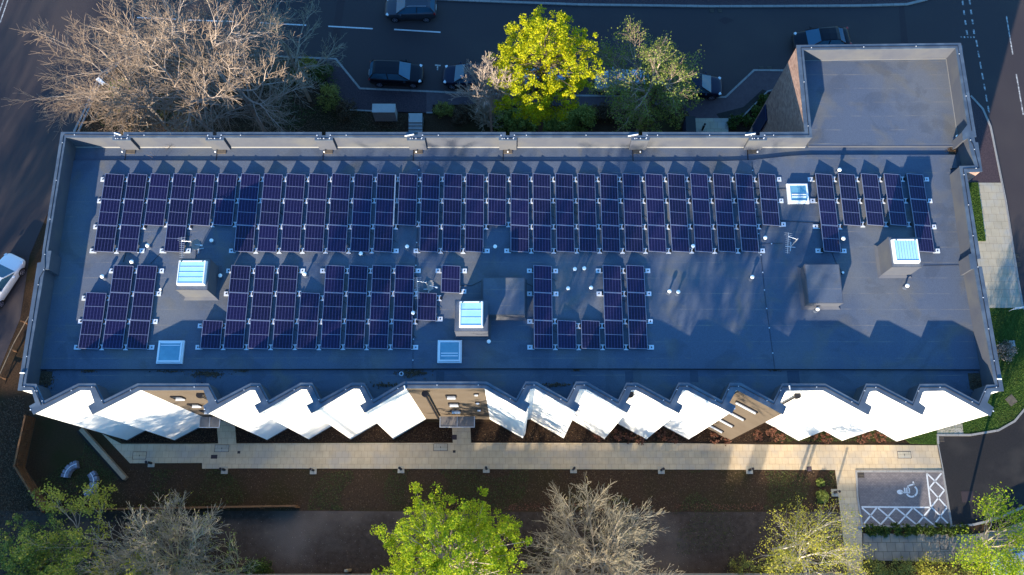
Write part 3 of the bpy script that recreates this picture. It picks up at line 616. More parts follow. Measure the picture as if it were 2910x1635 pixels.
for (x0, x1, y) in ((1835, 1912, 1060), (1858, 1938, 1130), (1878, 1955, 1192)): window(c2(x0, y), c2(x1, y), .8, CA, CB)
for (x0, x1, y) in ((2085, 2115, 1031), (2098, 2128, 1106), (2112, 2142, 1170)): window(c2(x0, y), c2(x1, y), .12, CA, CB)
for (x0, x1, y) in ((1605, 1690, 1072), (1755, 1840, 1138), (1865, 1945, 1196)): window((x0 / 3.215, 800 + y / 3.215), (x1 / 3.215, 800 + y / 3.215), .8, LA, LB)
def c3(x, y): return (1400 + x / 3.215, 800 + y / 3.215)
for (a, b) in (((2228, 1100), (2405, 1200)), ((2130, 1170), (2295, 1262)), ((2035, 1235), (2192, 1322)), ((1950, 1290), (2098, 1375))): window(c3(*a), c3(*b), .25, RA, RB)
def flue(u, v, htop, blen):
    t = P(u, v, htop); g = MB(); g.tube([(t.x, t.y, htop - blen), (t.x, t.y, htop)], .075, 8); o = g.build('downpipe', M['black'], bld)
    g = MB(); g.tube([(t.x, t.y, htop), (t.x, t.y, htop + .35)], [.17, .2], 10); g.tube([(t.x, t.y, htop + .25), (t.x + .05, t.y + .75, htop + .25)], .04, 6); g.build('hopper', M['black'], o)
flue(1209, 1122, 11.2, 9.5); flue(572, 1125, 11.0, 9); flue(1790, 1124, 11.3, 8); flue(2262, 1127, 11.0, 9)
# name board on the tower's west wall
A_, B_ = P(2287.5, 375.5, ZT), P(2264, 129, ZT)
q = [PW(u, v, A_, B_) for u, v in ((2152, 352), (2163, 384))]
yS = min(q[0].y, q[1].y); xw = (A_.x + B_.x) / 2
qa = PW(2150, 345, A_, B_); 
g = MB(); dd = (B_ - A_).to_2d().normalized(); nn = Vector((-dd.y, dd.x)); nn = nn if nn.x < 0 else -nn
base2 = qa.to_2d() ; a2 = base2 + nn * .02; b2 = a2 - dd * 1.3
g.frustum([(*a2, 2.0), (*b2, 2.0), (*(b2 + nn * .08), 2.0), (*(a2 + nn * .08), 2.0)], [(*a2, 5.4), (*b2, 5.4), (*(b2 + nn * .08), 5.4), (*(a2 + nn * .08), 5.4)])
sb = g.build('name_board', mat('navy_board', (.012, .02, .07), rough=.4), bld)

# ================================================================== ROOF FURNITURE
def ord_(n):
    W = 'zeroth first second third fourth fifth sixth seventh eighth ninth tenth eleventh twelfth thirteenth fourteenth fifteenth sixteenth seventeenth eighteenth nineteenth twentieth'.split()
    if n <= 20: return W[n]
    if n == 30: return 'thirtieth'
    return ('twenty-' if n < 30 else 'thirty-') + W[n % 10]
PWD, PLN, TL = 1.134, 1.722, R(10); PX = PWD * math.cos(TL); HZ = .36; LZ = HZ - PWD * math.sin(TL)
def panel_meshes():
    sx, sz = math.cos(TL), -math.sin(TL)
    def sl(x0, x1, y0, y1, t0, t1):   # slab in panel plane; x along slope
        def pt(x, y, t): return (x * sx - t * sz, y, HZ + x * sz + t * sx)
        return [pt(x0, y0, t0), pt(x1, y0, t0), pt(x1, y1, t0), pt(x0, y1, t0)], [pt(x0, y0, t1), pt(x1, y0, t1), pt(x1, y1, t1), pt(x0, y1, t1)]
    f = MB(); e = .028
    for q in ((0, PWD, -e, 0), (0, PWD, -PLN, -PLN + e), (0, e, -PLN + e, -e), (PWD - e, PWD, -PLN + e, -e), (e, PWD - e, -PLN / 2 - .012, -PLN / 2 + .012)): f.frustum(*sl(*q, -.035, .004))
    gl = MB(); gl.frustum(*sl(e, PWD - e, -PLN + e, -PLN / 2 - .012, -.03, 0)); gl.frustum(*sl(e, PWD - e, -PLN / 2 + .012, -e, -.03, 0))
    return f.mesh('frame'), gl.mesh('cells')
mf, mg = panel_meshes(); mf.materials.append(M['alu']); mg.materials.append(M['cells'])
GAP = 1.416 - PX
def gapmesh():
    g = MB(); w_ = GAP; z = .06; cy = 0
    # bow-tie plate: flared at both ends, narrow waist
    pts = [(0, .17), (w_, .17), (w_ * .86, .10), (w_ * .62, .03), (w_ * .62, -.05), (w_ * .86, -.10), (w_, -.17), (0, -.17), (w_ * .14, -.10), (w_ * .38, -.05), (w_ * .38, .03), (w_ * .14, .10)]
    g.prism(pts[::-1], .02, z); g.box(-.05, w_ * .05, -.06, .06, .02, .14); me = g.mesh('mounting_bracket'); return me
def tabmesh(s):
    g = MB(); x0, x1 = (.0, .42) if s > 0 else (-.42, .0)
    g.box(x0, x1, -.14, .14, .02, .055); return g.mesh('mounting_bracket')
def footmesh(x0, x1):
    g = MB(); g.box(x0, x1, -.09, .09, .056, .13); return g.mesh('rubber_foot')
mgap, mtR, mtL = gapmesh(), tabmesh(1), tabmesh(-1)
fgap = footmesh(.0, .09); fgap2 = footmesh(GAP - .09, GAP); bolt = MB(); bolt.tube([(.28, 0, .056), (.28, 0, .075)], .045, 8); bolt = bolt.mesh('bolt')
fR = MB(); fR.box(0, .11, -.10, .10, .056, .15); fR = fR.mesh('rubber_foot')
fL = MB(); fL.box(-.11, 0, -.10, .10, .056, .30); fL = fL.mesh('rubber_foot')
for m_ in (mgap, mtR, mtL): m_.materials.append(M['whitemetal'])
for m_ in (fgap, fgap2, bolt, fR, fL): m_.materials.append(M['rubber'])
shade_m = MB(); shade_m.face([(0.02, -.01, .02), (0.02, -.01, HZ - .05), (PX, -.01, LZ - .03), (PX, -.01, .02)]); shade_m = shade_m.mesh('end_sheet'); shade_m.materials.append(M['black'])  # upright black sheet closing the gap below the panel's north edge
def lk(name, me, parent, loc):
    o = bpy.data.objects.new(name, me); C.objects.link(o); o.parent = parent; o.location = loc; return o
cabs = []
for k in range(4):
    cr_ = random.Random(k); g = MB(); y = 0; pts = [(-.02, y, .10)]
    for q in range(5): y -= cr_.uniform(-.02, .09); pts.append((GAP * (q + 1) / 5, y, .03 + .02 * cr_.random()))
    g.tube(pts, .011, 4); m_ = g.mesh('cable'); m_.materials.append(M['black']); cabs.append(m_)
cols = []
ux = [299, 364.5, 429, 493.5, 557.5, 621.5, 686, 750.5, 815.2, 879.7, 944, 1008, 1072, 1135.5, 1199, 1262, 1325, 1388, 1451.5, 1514, 1578, 1641, 1705, 1769, 1833, 1897, 1961.5, 2026, 2089.6, 2155]
un = [3, 3, 2, 3, 2, 2, 3, 3, 3, 3, 3, 3, 3, 2, 3, 3, 3, 2, 3, 3, 3, 3, 3, 3, 3, 3, 3, 3, 3, 2]
yN = P(1455, 493, ZD + HZ).y; yS_ = P(1455, 753.5, ZD + HZ).y; PI_ = PLN + .012
upX = [P(u, 493, ZD + HZ).x for u in ux]
for k, (x, n) in enumerate(zip(upX, un)): cols.append(('A', k, x, yN, list(range(n)), len(un)))
rx = [P(u, 493, ZD + HZ).x for u in (2317, 2382, 2447, 2511.5, 2576.5)]
for k, (x, n) in enumerate(zip(rx, [3, 2, 2, 2, 3])): cols.append(('B', k, x, yN, list(range(n)), 5))
def LX(u, v=754): return P(u, v, ZD + HZ).x
for k, (u, v, rows) in enumerate(((245.7, 831, [1, 2]), (323.5, 754, [0, 1, 2]), (391, 754, [0, 1, 2]))): cols.append(('C', k, LX(u, v), yS_, rows, 3))
for k, (u, v, rows) in enumerate(((577, 910, [2]), (658, 754, [0, 1, 2]), (726, 754, [0, 1, 2]), (793, 754, [0, 1, 2]), (854.6, 831, [1, 2]), (926, 754, [0, 1, 2]), (992.5, 754, [0, 1, 2]), (1058.5, 754, [0, 1, 2]), (1124, 754, [0, 1, 2]), (1187.5, 831, [1]), (1255.5, 754, [0]))): cols.append(('D', k, LX(u, v), yS_, rows, 11))
for k, (u, v, rows) in enumerate(((1516, 754, [0, 1, 2]), (1584, 909, [2]), (1651.5, 909, [2]), (1712.6, 754, [0, 1, 2]), (1779, 754, [0, 1, 2]))): cols.append(('E', k, LX(u, v), yS_, rows, 5))
blk = {'A': 'long north block', 'B': 'north east block', 'C': 'south west block', 'D': 'middle south block', 'E': 'block right of the grey box'}
rown = {'A': ['north', 'middle', 'south'], 'B': ['north', 'middle', 'south'], 'C': ['north', 'middle', 'south'], 'D': ['north', 'middle', 'south'], 'E': ['north', 'middle', 'south']}
have = {}
for b, k, x, y0, rows, n in cols: have[(b, k)] = set(rows)
for b, k, x, y0, rows, n in cols:
    nxt = [c for c in cols if c[0] == b and c[1] == k + 1]; gapx = (nxt[0][2] - x) if nxt else 9
    for r in rows:
        y = y0 - r * PI_
        t = empty('solar_panel', (x, y, ZD), 'solar panel, %s row, %s column from left, %s' % (rown[b][r], ord_(k + 1), blk[b]), 'solar panel', 'solar panels on the flat roof')
        t.rotation_euler = (0, 0, R(random.uniform(-.35, .35))); lk('frame', mf, t, (0, 0, 0)); lk('cells', mg, t, (0, 0, 0))
        if random.random() < .4 and gapx < 1.6: lk('cable', random.choice(cabs), t, (PX, -random.uniform(.3, 1.2), 0))
        if r == 0 or r == rows[0]: lk('end_sheet', shade_m, t, (0, 0, 0))
        spots = [(-.27 if r == 0 or (r == rows[0]) else 0.0, r)]
        if r == rows[-1]: spots.append((-PLN + .14, r + 1))
        for (dy, ri) in spots:
            right = nxt and gapx < 1.6 and (ri in have[(b, k + 1)] or (ri - 1) in have[(b, k + 1)])
            if right: br = lk('mounting_bracket', mgap, t, (PX, dy, 0)); lk('rubber_foot', fgap, br, (0, 0, 0)); lk('rubber_foot', fgap2, br, (0, 0, 0))
            else: br = lk('mounting_bracket', mtR, t, (PX - .03, dy, 0)); lk('rubber_foot', fR, br, (0, 0, 0)); lk('bolt', bolt, br, (0, 0, 0))
            left = k > 0 and abs([c for c in cols if c[0] == b and c[1] == k - 1][0][2] + 1.6 - x) < 2 and x - [c for c in cols if c[0] == b and c[1] == k - 1][0][2] < 1.6 and (ri in have[(b, k - 1)] or (ri - 1) in have[(b, k - 1)])
            if not left: br = lk('mounting_bracket', mtL, t, (.03, dy, 0)); lk('rubber_foot', fL, br, (0, 0, 0)); lk('bolt', bolt, br, (-.56, 0, 0))
# cable tray between two columns
a, b = P(1124, 497, ZD + .25), P(1122, 640, ZD + .25); g = MB(); g.box(a.x - .035, a.x + .035, b.y, a.y, ZD + .18, ZD + .26)
t = empty('cable_tray', (a.x, (a.y + b.y) / 2, ZD), 'long pale metal cable tray standing between two solar panel columns', 'cable tray'); g.build('tray', M['steel'], t)
g = MB()
for k in range(4): yy = b.y + (a.y - b.y) * (k + .5) / 4; g.box(a.x - .04, a.x + .04, yy - .04, yy + .04, ZD, ZD + .18)
g.build('support', M['steel'], t)
# pipe vents
vents = [(418, 697, 'right of the second column of the long panel block'), (373, 743, 'just above the south west panel block'), (289, 785, 'left of the tall south west panels'), (600, 683, 'right of the dish and aerial near the left rooflight'), (624.6, 782.6, 'right of the leftmost glazed roof box'), (865, 778, 'in the gap of the middle south panel block'), (1025, 720, 'touching the lower edge of the long panel block'), (1156.6, 700, 'in the first notch of the long panel block'), (1407, 700, 'in the second notch of the long panel block'), (1173.7, 888.6, 'left of the lone lower panel by the middle aerial'), (1389, 970, 'right of the middle flat rooflight'),
         (1634, 764, 'upper left of the four vents between the right panels'), (1660.6, 762, 'upper right of the four vents between the right panels'), (1614.6, 819, 'lower left of the four vents between the right panels'), (1680, 817, 'lower right of the four vents between the right panels'), (1903, 827, 'left one of a close pair on the open roof'), (1928, 829, 'right one of a close pair on the open roof'), (1970, 698.6, 'between two columns at the lower right of the long panel block'), (2175.4, 675, 'left of the right hand aerial'), (2138.7, 786.6, 'alone on the open roof left of the low grey box'), (2386.8, 481.5, 'just above the north east panel block'), (2397.7, 677, 'right of the long column in the north east block'), (2579.7, 811, 'below the right hand glazed roof box'), (2324.6, 877.8, 'at the south face of the low grey box'), (2722.7, 387, 'in the tower roof corner by the east parapet')]
vp = None
for i, (u, v, lab) in enumerate(vents):
    h = .42; p = P(u, v, ZD + h)
    if vp is None:
        vp = empty('vent_pipe', (p.x, p.y, ZD))
        g = MB(); g.tube([(0, 0, 0), (0, 0, .36)], .055, 10); g.tube([(0, 0, 0), (0, 0, .05)], [.16, .10], 12); pp = g.build('pipe', M['roof'], vp, world=False, smooth=False)
        g = MB(); g.tube([(0, 0, .30), (0, 0, .36), (0, 0, .42), (0, 0, .445)], [.10, .125, .11, .05], 14); g.build('cap', M['whiteplastic'], vp, world=False, smooth=True); t = vp
    else: t = copy_tree(vp)
    t.location = (p.x, p.y, ZD); t['label'] = 'white capped vent pipe ' + lab; t['category'] = 'vent'; t['group'] = 'white roof vent pipes'
for (u, v, lab) in ((455.7, 823, 'small white roof stub right of the tall south west panels'), (2395.5, 775, 'small white cable stub right of the low grey roof box')):
    p = P(u, v, ZD + .2); t = empty('cable_stub', (p.x, p.y, ZD), lab, 'roof vent'); g = MB(); g.tube([(0, 0, 0), (0, 0, .18)], .05, 8); g.build('pipe', M['rubber'], t, world=False)
    g = MB(); g.tube([(0, 0, .17), (0, 0, .23)], .075, 10); g.build('cap', M['whiteplastic'], t, world=False)
p = P(1140.7, 1063, ZG); t = empty('drain_cover', (p.x, p.y, ZG), 'small round pale drain in the south gutter', 'drain'); g = MB(); g.tube([(0, 0, 0), (0, 0, .05)], .14, 14); g.build('ring', M['steel'], t, world=False); g = MB(); g.tube([(0, 0, .05), (0, 0, .056)], .07, 12); g.build('hole', M['black'], t, world=False)
# aerials
def aerial(u, v, rz, label, dish=True, ang=0):
    p = P(u, v, ZD + .02); t = empty('aerial', (p.x, p.y, ZD), label, 'aerial', 'television aerials on the roof', rz)
    g = MB(); g.tube([(0, 0, 0), (0, 0, 1.5)], .03, 8); g.box(-.3, .3, -.03, .03, 0, .04); g.box(-.03, .03, -.3, .3, .041, .08); g.build('mast', M['steel'], t, world=False)
    g = MB(); g.tube([(0, 0, 1.35), (-.55, .1, 1.4)], .02, 6); g.tube([(-.55, .35, 1.4), (-.55, -1.0, 1.4)], .016, 6)
    for k in range(11): y = .3 - k * .125; L_ = .15 if k > 1 else .24; g.tube([(-.55 - L_, y, 1.4), (-.55 + L_, y, 1.4)], .009, 4)
    g.build('yagi_antenna', M['steel'], t, world=False)
    if dish:
        g = MB(); n = 16; d = Vector((.75, -.35, .35)).normalized(); cc = Vector((.12, -.1, 1.1)); a = d.orthogonal().normalized(); b = d.cross(a)
        rings = []
        for r_, off in ((.0, 0), (.15, .02), (.28, .06), (.34, .10)): rings.append([cc + d * off + (a * math.cos(2 * math.pi * j / n) + b * math.sin(2 * math.pi * j / n)) * r_ for j in range(n)])
        for r0, r1 in zip(rings, rings[1:]):
            for j in range(n): g.face([r0[j], r0[(j + 1) % n], r1[(j + 1) % n], r1[j]])
        g.build('dish', M['stone'], t, world=False, smooth=True)
        g = MB(); g.tube([cc, cc + d * .55], .018, 6); g.tube([cc + d * .5, cc + d * .62], .05, 8); g.build('receiver_arm', M['whitemetal'], t, world=False)
aerial(565, 708, R(8), 'rooftop aerial with dish, between the left panels and the left glazed box')
aerial(1218, 822, R(3), 'rooftop aerial with dish, above the lone lower panel in the middle')
aerial(2246, 702, R(-8), 'rooftop aerial without dish, on the open roof right of the long block', dish=False)

# ================================================================== GROUND FURNITURE
g0 = None
boll = [(431, 1317, 'leftmost on the path, left of the path step'), (639, 1336, 'second from the left, right of the path step'), (891, 1337, 'third from the left along the path'), (1140, 1334, 'fourth from the left along the path'), (1382, 1333, 'below the central entrance path'), (1629.5, 1334, 'sixth from the left along the path'), (1879, 1336, 'seventh from the left along the path'), (2129, 1336, 'rightmost along the main front path'), (2371, 1400, 'beside the path left of the parking bay')]
for i, (u, v, lab) in enumerate(boll):
    p = P(u, v)
    if g0 is None:
        g0 = empty('bollard_light', (0, 0, 0)); g = MB(); g.box(-.23, .23, -.27, .23, 0, .035); g.build('base_slab', M['slab_pale'], g0, world=False)
        g = MB(); g.tube([(0, 0, .03), (0, 0, .78)], .085, 12); g.build('post', M['black'], g0, world=False)
        g = MB(); g.tube([(0, 0, .78), (0, 0, .92)], .075, 12); g.build('lamp_lens', M['steel'], g0, world=False)
        g = MB(); g.tube([(0, 0, .92), (0, 0, .99), (0, 0, 1.0)], [.09, .09, .06], 12); g.build('cap', M['black'], g0, world=False); t = g0
    else: t = copy_tree(g0)
    t.location = (p.x, p.y, .03); tag(t, 'black bollard light ' + lab, 'bollard', 'bollard lights along the path')
p = P(1995, 357 + 14); t = copy_tree(g0); t.location = (p.x, p.y, .08); tag(t, 'black bollard on the pale flags by the rear door', 'bollard')
def cover(u0, v0, u1, v1, m, label, z=.052, name='manhole_cover', rim=True, knob=False):
    a, b = P(u0, v0, z), P(u1, v1, z); c = (a + b) / 2; t = empty(name, (c.x, c.y, z), label, 'manhole cover'); w_, h_ = abs(b.x - a.x) / 2, abs(a.y - b.y) / 2
    g = MB(); g.box(-w_ + .03, w_ - .03, -h_ + .03, h_ - .03, 0, .012); g.build('plate', m, t, world=False)
    g = MB()
    for q in ((-w_, w_, -h_, -h_ + .03), (-w_, w_, h_ - .03, h_), (-w_, -w_ + .03, -h_ + .03, h_ - .03), (w_ - .03, w_, -h_ + .03, h_ - .03)): g.box(*q, 0, .008)
    g.build('rim', M['asphalt_patch'], t, world=False)
    if knob: g = MB(); g.box(-.02, .02, -.06, .06, .012, .02); g.build('handle', M['black'], t, world=False)
cover(611, 1264, 650, 1285, M['pavement_flag'] if False else M['slab_pale'], 'pale rectangular manhole cover on the left part of the path', knob=True)
cover(378, 1284, 415, 1306, M['slab'], 'faint slab filled manhole cover at the left end of the path', knob=True)
cover(1232, 1261, 1272, 1282, M['slab_pale'], 'pale rectangular manhole cover left of the central entrance path', knob=True)
cover(2549, 1283, 2591, 1303, M['slab_pale'], 'pale rectangular manhole cover near the driveway corner', knob=True)
cover(600, 1293, 617, 1304, M['asphalt_patch'], 'small dark oval access cover on the left path')
cover(675, 1282, 682.5, 1289.5, M['black'], 'tiny black access cover right of the left path manhole')
cover(1287, 1280, 1294.5, 1287, M['black'], 'tiny black access cover below the central entrance path')
cover(1285, 1236, 1298, 1250, M['asphalt_patch'], 'dark grey cover at the left edge of the entrance path')
cover(2292, 1326, 2307, 1340, M['pavement_flag'], 'grey square cover on the path edge above the planting bed')
cover(2866, 967, 2887, 987, M['concrete'], 'pale grey square inspection cover in the lawn', z=.082)
cover(2730, 1396, 2770, 1428, M['asphalt_patch'], 'dark recessed cover in the driveway', z=.022)
cover(2668, 1531, 2695, 1562, M['slab_dark'], 'square slab cover in the lower public path', z=.048)
p = P(2874, 1138, .09); t = empty('manhole_cover', (p.x, p.y, .085), 'brown rotated square cover in the lawn corner', 'manhole cover', rz=R(35)); g = MB(); g.box(-.32, .32, -.32, .32, 0, .02); g.build('plate', M['outlet'], t, world=False)
def gully(u, v, label, w_=.42, h_=.34):
    p = P(u, v, .014); t = empty('gully_grate', (p.x, p.y, .014), label, 'drain'); g = MB(); g.box(-w_ / 2, w_ / 2, -h_ / 2, h_ / 2, 0, .01); g.build('frame', M['black'], t, world=False)
    g = MB()
    for k in range(4): y = -h_ / 2 + h_ * (k + .5) / 4; g.box(-w_ / 2 + .03, w_ / 2 - .03, y - .02, y + .02, .011, .025)
    g.build('bar', M['outlet'], t, world=False)
for u, v, l in ((2023, 31, 'left drain grate of the pair by the far kerb'), (2046, 31, 'right drain grate of the pair by the far kerb'), (2164, 194, 'left drain grate of the pair by the tower'), (2187, 194, 'right drain grate of the pair by the tower'), (902, 158, 'drain grate near the bare trees at the kerb'), (2889, 728, 'upper drain grate on the east road'), (2894, 752, 'lower drain grate on the east road')): gully(u, v, l)
for u, v, l, z in ((2445, 1350, 'drain grate in the corner of the parking bay', .036), (2674, 1249, 'drain grate in the driveway corner', .022)):
    gully(u, v, l, .5, .4); bpy.context.scene.collection.objects[-1]
    for o in [o for o in C.objects if o.get('label') == l]: o.location.z = z
# utility cabinet clad in stone, steps with handrails, bin
a, b = P(1058, 295, 1.5), P(1123, 320, 1.5); cxx = (a.x + b.x) / 2
t = empty('utility_cabinet', (cxx, (a.y + b.y) / 2, .05), 'pale stone utility cabinet beside the steps north of the building', 'cabinet'); w_, h_ = (b.x - a.x) / 2, (a.y - b.y) / 2
g = MB(); g.box(-w_ + .03, w_ - .03, -h_ + .03, h_ - .03, -.05, 1.38); g.build('body', M['stone'], t, world=False); g = MB(); g.box(-w_, w_, -h_, h_, 1.38, 1.45); g.build('lid', M['concrete'], t, world=False, bevel=.02)
t = empty('steps', (P(1180, 350).x, P(1180, 350).y, 0), 'pale concrete steps with dark handrails beside the cabinet', 'steps'); g = MB()
for k, (v0, v1) in enumerate(((322, 344), (344, 353), (353, 363), (363, 373), (373, 384), (384, 395))):
    z = .75 - .13 * k; A1, B1 = P(1160, v0, z), P(1200, v1, z); g.box(A1.x, B1.x, B1.y - .12, A1.y, 0, z)
g.build('tread', M['concrete'], t, bevel=.01)
g = MB()
for u in (1160, 1201): g = MB(); A1, B1 = P(u, 322, 1.6), P(u, 395, 1.0); g.tube([(A1.x, A1.y, .0), (A1.x, A1.y, 1.6), (A1.x, B1.y, .95), (A1.x, B1.y, 0)], .025, 6); g.build('handrail', M['black'], t)
p = P(1952, 372); t = empty('bin_store', (p.x, p.y, .08), 'dark navy door panel leaning beside the rear flagstones', 'screen'); g = MB(); g.box(-.35, .30, -.9, .35, 0, 1.5); g.build('screen', mat('navy_panel', (.02, .022, .05), rough=.5), t, world=False); g = MB(); g.box(-.40, .35, -.95, .40, 1.5, 1.55); g.build('top_rail', M['black'], t, world=False)
# street lamp under the bare tree
hd = P(288, 234, 6.3); bs = Vector((hd.x + .9, hd.y - .3, 0)); t = empty('street_lamp', bs, 'street lamp with pale head among the branches of the big bare tree', 'street lamp')
g = MB(); g.tube([bs, bs + Vector((0, 0, 6)), Vector((hd.x + .3, hd.y - .1, 6.3))], [.07, .05, .04], 8); g.build('pole', M['steel'], t); g = MB(); g.box(-.4, .3, -.13, .13, 0, .12, rz=R(-40), c=hd[:]); g.build('lamp_head', M['whiteplastic'], t)
tp_ = P(213, 284, 3.2); t = empty('sign_post', (tp_.x, tp_.y, 0), 'thin pale metal post under the left bare branches', 'post'); g = MB(); g.tube([(0, 0, 0), (0, 0, 3.2)], .035, 6); g.build('pole', M['steel'], t, world=False)
# fences
def board_fence(pxs, h, label, name='timber_fence', m='timber', boards=True, top=None):
    pts = [P(u, v).to_2d() for u, v in pxs]; c = sum(pts, Vector((0, 0))) / len(pts); t = empty(name, (c.x, c.y, 0), label, 'fence')
    g = MB(); pg = MB(); rg = MB()
    for a, b in zip(pts, pts[1:]):
        L_ = (b - a).length; d = (b - a).normalized(); n = int(L_ / .15); rz = math.atan2(d.y, d.x)
        for k in range(n): q = a.lerp(b, (k + .5) / n); g.box(-.068, .068, -.012, .012, .05, h - random.random() * .02, rz, (q.x, q.y, 0))
        n = max(1, round(L_ / 2.4))
        for k in range(n + 1): q = a.lerp(b, k / n); pg = MB(); pg.box(-.05, .05, -.11, -.013, 0, h + .05, rz, (q.x, q.y, 0)); pg.build('post', M['timber'], t)
        m_ = a.lerp(b, .5)
        for z in (.35, h - .25): rg.box(-L_ / 2, L_ / 2, .013, .06, z, z + .08, rz, (m_.x, m_.y, 0))
        rg.box(-L_ / 2, L_ / 2, -.06, .06, h + .051, h + .09, rz, (m_.x, m_.y, 0))
    g.build('boards', M[m], t); rg.build('rail', M[m if m != 'timber' else 'timber'], t)
random.seed(3)
board_fence([(102, 1190), (72, 1330), (150, 1455)], 1.35, 'brown timber board fence at the lower left corner')
board_fence([(155, 1452), (850, 1440)], 1.1, 'low brown timber fence along the south edge of the planting bed')
board_fence([(400, 1634), (2440, 1631)], 1.2, 'pale timber fence along the bottom edge of the photo', m='timber_pale')
pts = [P(u, v).to_2d() for u, v in ((92, 905), (50, 980), (5, 1080), (-20, 1150))]; t = empty('rail_fence', (*pts[1], 0), 'thin timber knee rail beside the west road', 'fence'); g = MB(); g.tube([(*q, .5) for q in pts], .035, 6); g.build('rail', M['timber_pale'], t)
for q in (P(78, 920), P(48, 1000), P(18, 1078)): g = MB(); g.box(-.28, .28, -.04, .04, .42, .50, R(-18), (q.x, q.y, 0)); g.box(-.05, .05, -.05, .05, 0, .45, 0, (q.x, q.y, 0)); g.build('post', M['timber'], t)
A1, B1 = P(237, 1222).to_2d(), P(362, 1362).to_2d(); t = empty('timber_edging', (*A1.lerp(B1, .5), 0), 'long pale timber beam retaining the soil left of the path', 'edging'); g = MB(); g.strip([A1, B1], .28, 0, .45); g.build('beam', M['timber_pale'], t)
g = MB(); g.strip([A1 + Vector((-.32, -.1)), B1 + Vector((-.28, -.1))], .10, 0, .2); g.build('membrane', M['rubber'], t)
p = P(985, 1622, 1.3); t = empty('fence_post', (p.x, p.y, 0), 'single pale post standing above the bottom fence', 'post'); g = MB(); g.box(-.11, .11, -.09, .09, 0, 1.6); g.build('post', M['timber_pale'], t, world=False, bevel=.03)
def bench(cu, cv, ru, rv, a0, a1, label):
    pts = [P(cu + ru * math.cos(R(a)), cv + rv * math.sin(R(a))).to_2d() for a in np.linspace(a0, a1, 12)]; c = pts[6]; t = empty('stone_bench', (c.x, c.y, 0), label, 'bench', 'curved stone benches'); n = 5
    g = MB()
    for k in range(n):
        s_ = pts[round(k * 11 / n)], pts[round((k + 1) * 11 / n)]; d = (s_[1] - s_[0]); g.strip([s_[0] + d * .03, s_[1] - d * .03], .5, 0, .42)
    g.build('block', mat('blue_stone', (.10, .12, .17), (.20, .22, .28), 8, rough=.8, contrast=2), t, bevel=.04)
    g = MB(); g.strip(pts, .04, .422, .43); g.build('joint', M['whitemetal'], t)
bench(232, 1366, 42, 46, 190, 262, 'curved blue grey stone bench, left one of two'); bench(228, 1370, 46, 40, -38, 66, 'curved blue grey stone bench, right one of two')
# small bicycle rack / gate by the lawn at the right frame edge
p = P(2896, 880, .5); t = empty('handrail', (p.x, p.y, 0), 'short white handrail at the corner of the lawn', 'handrail'); g = MB(); g.tube([(-.5, 0, 0), (-.5, 0, .9), (.6, .15, .9), (.6, .15, 0)], .03, 8); g.tube([(-.5, 0, .5), (.6, .15, .5)], .02, 6); g.build('rail', M['whitemetal'], t, world=False)

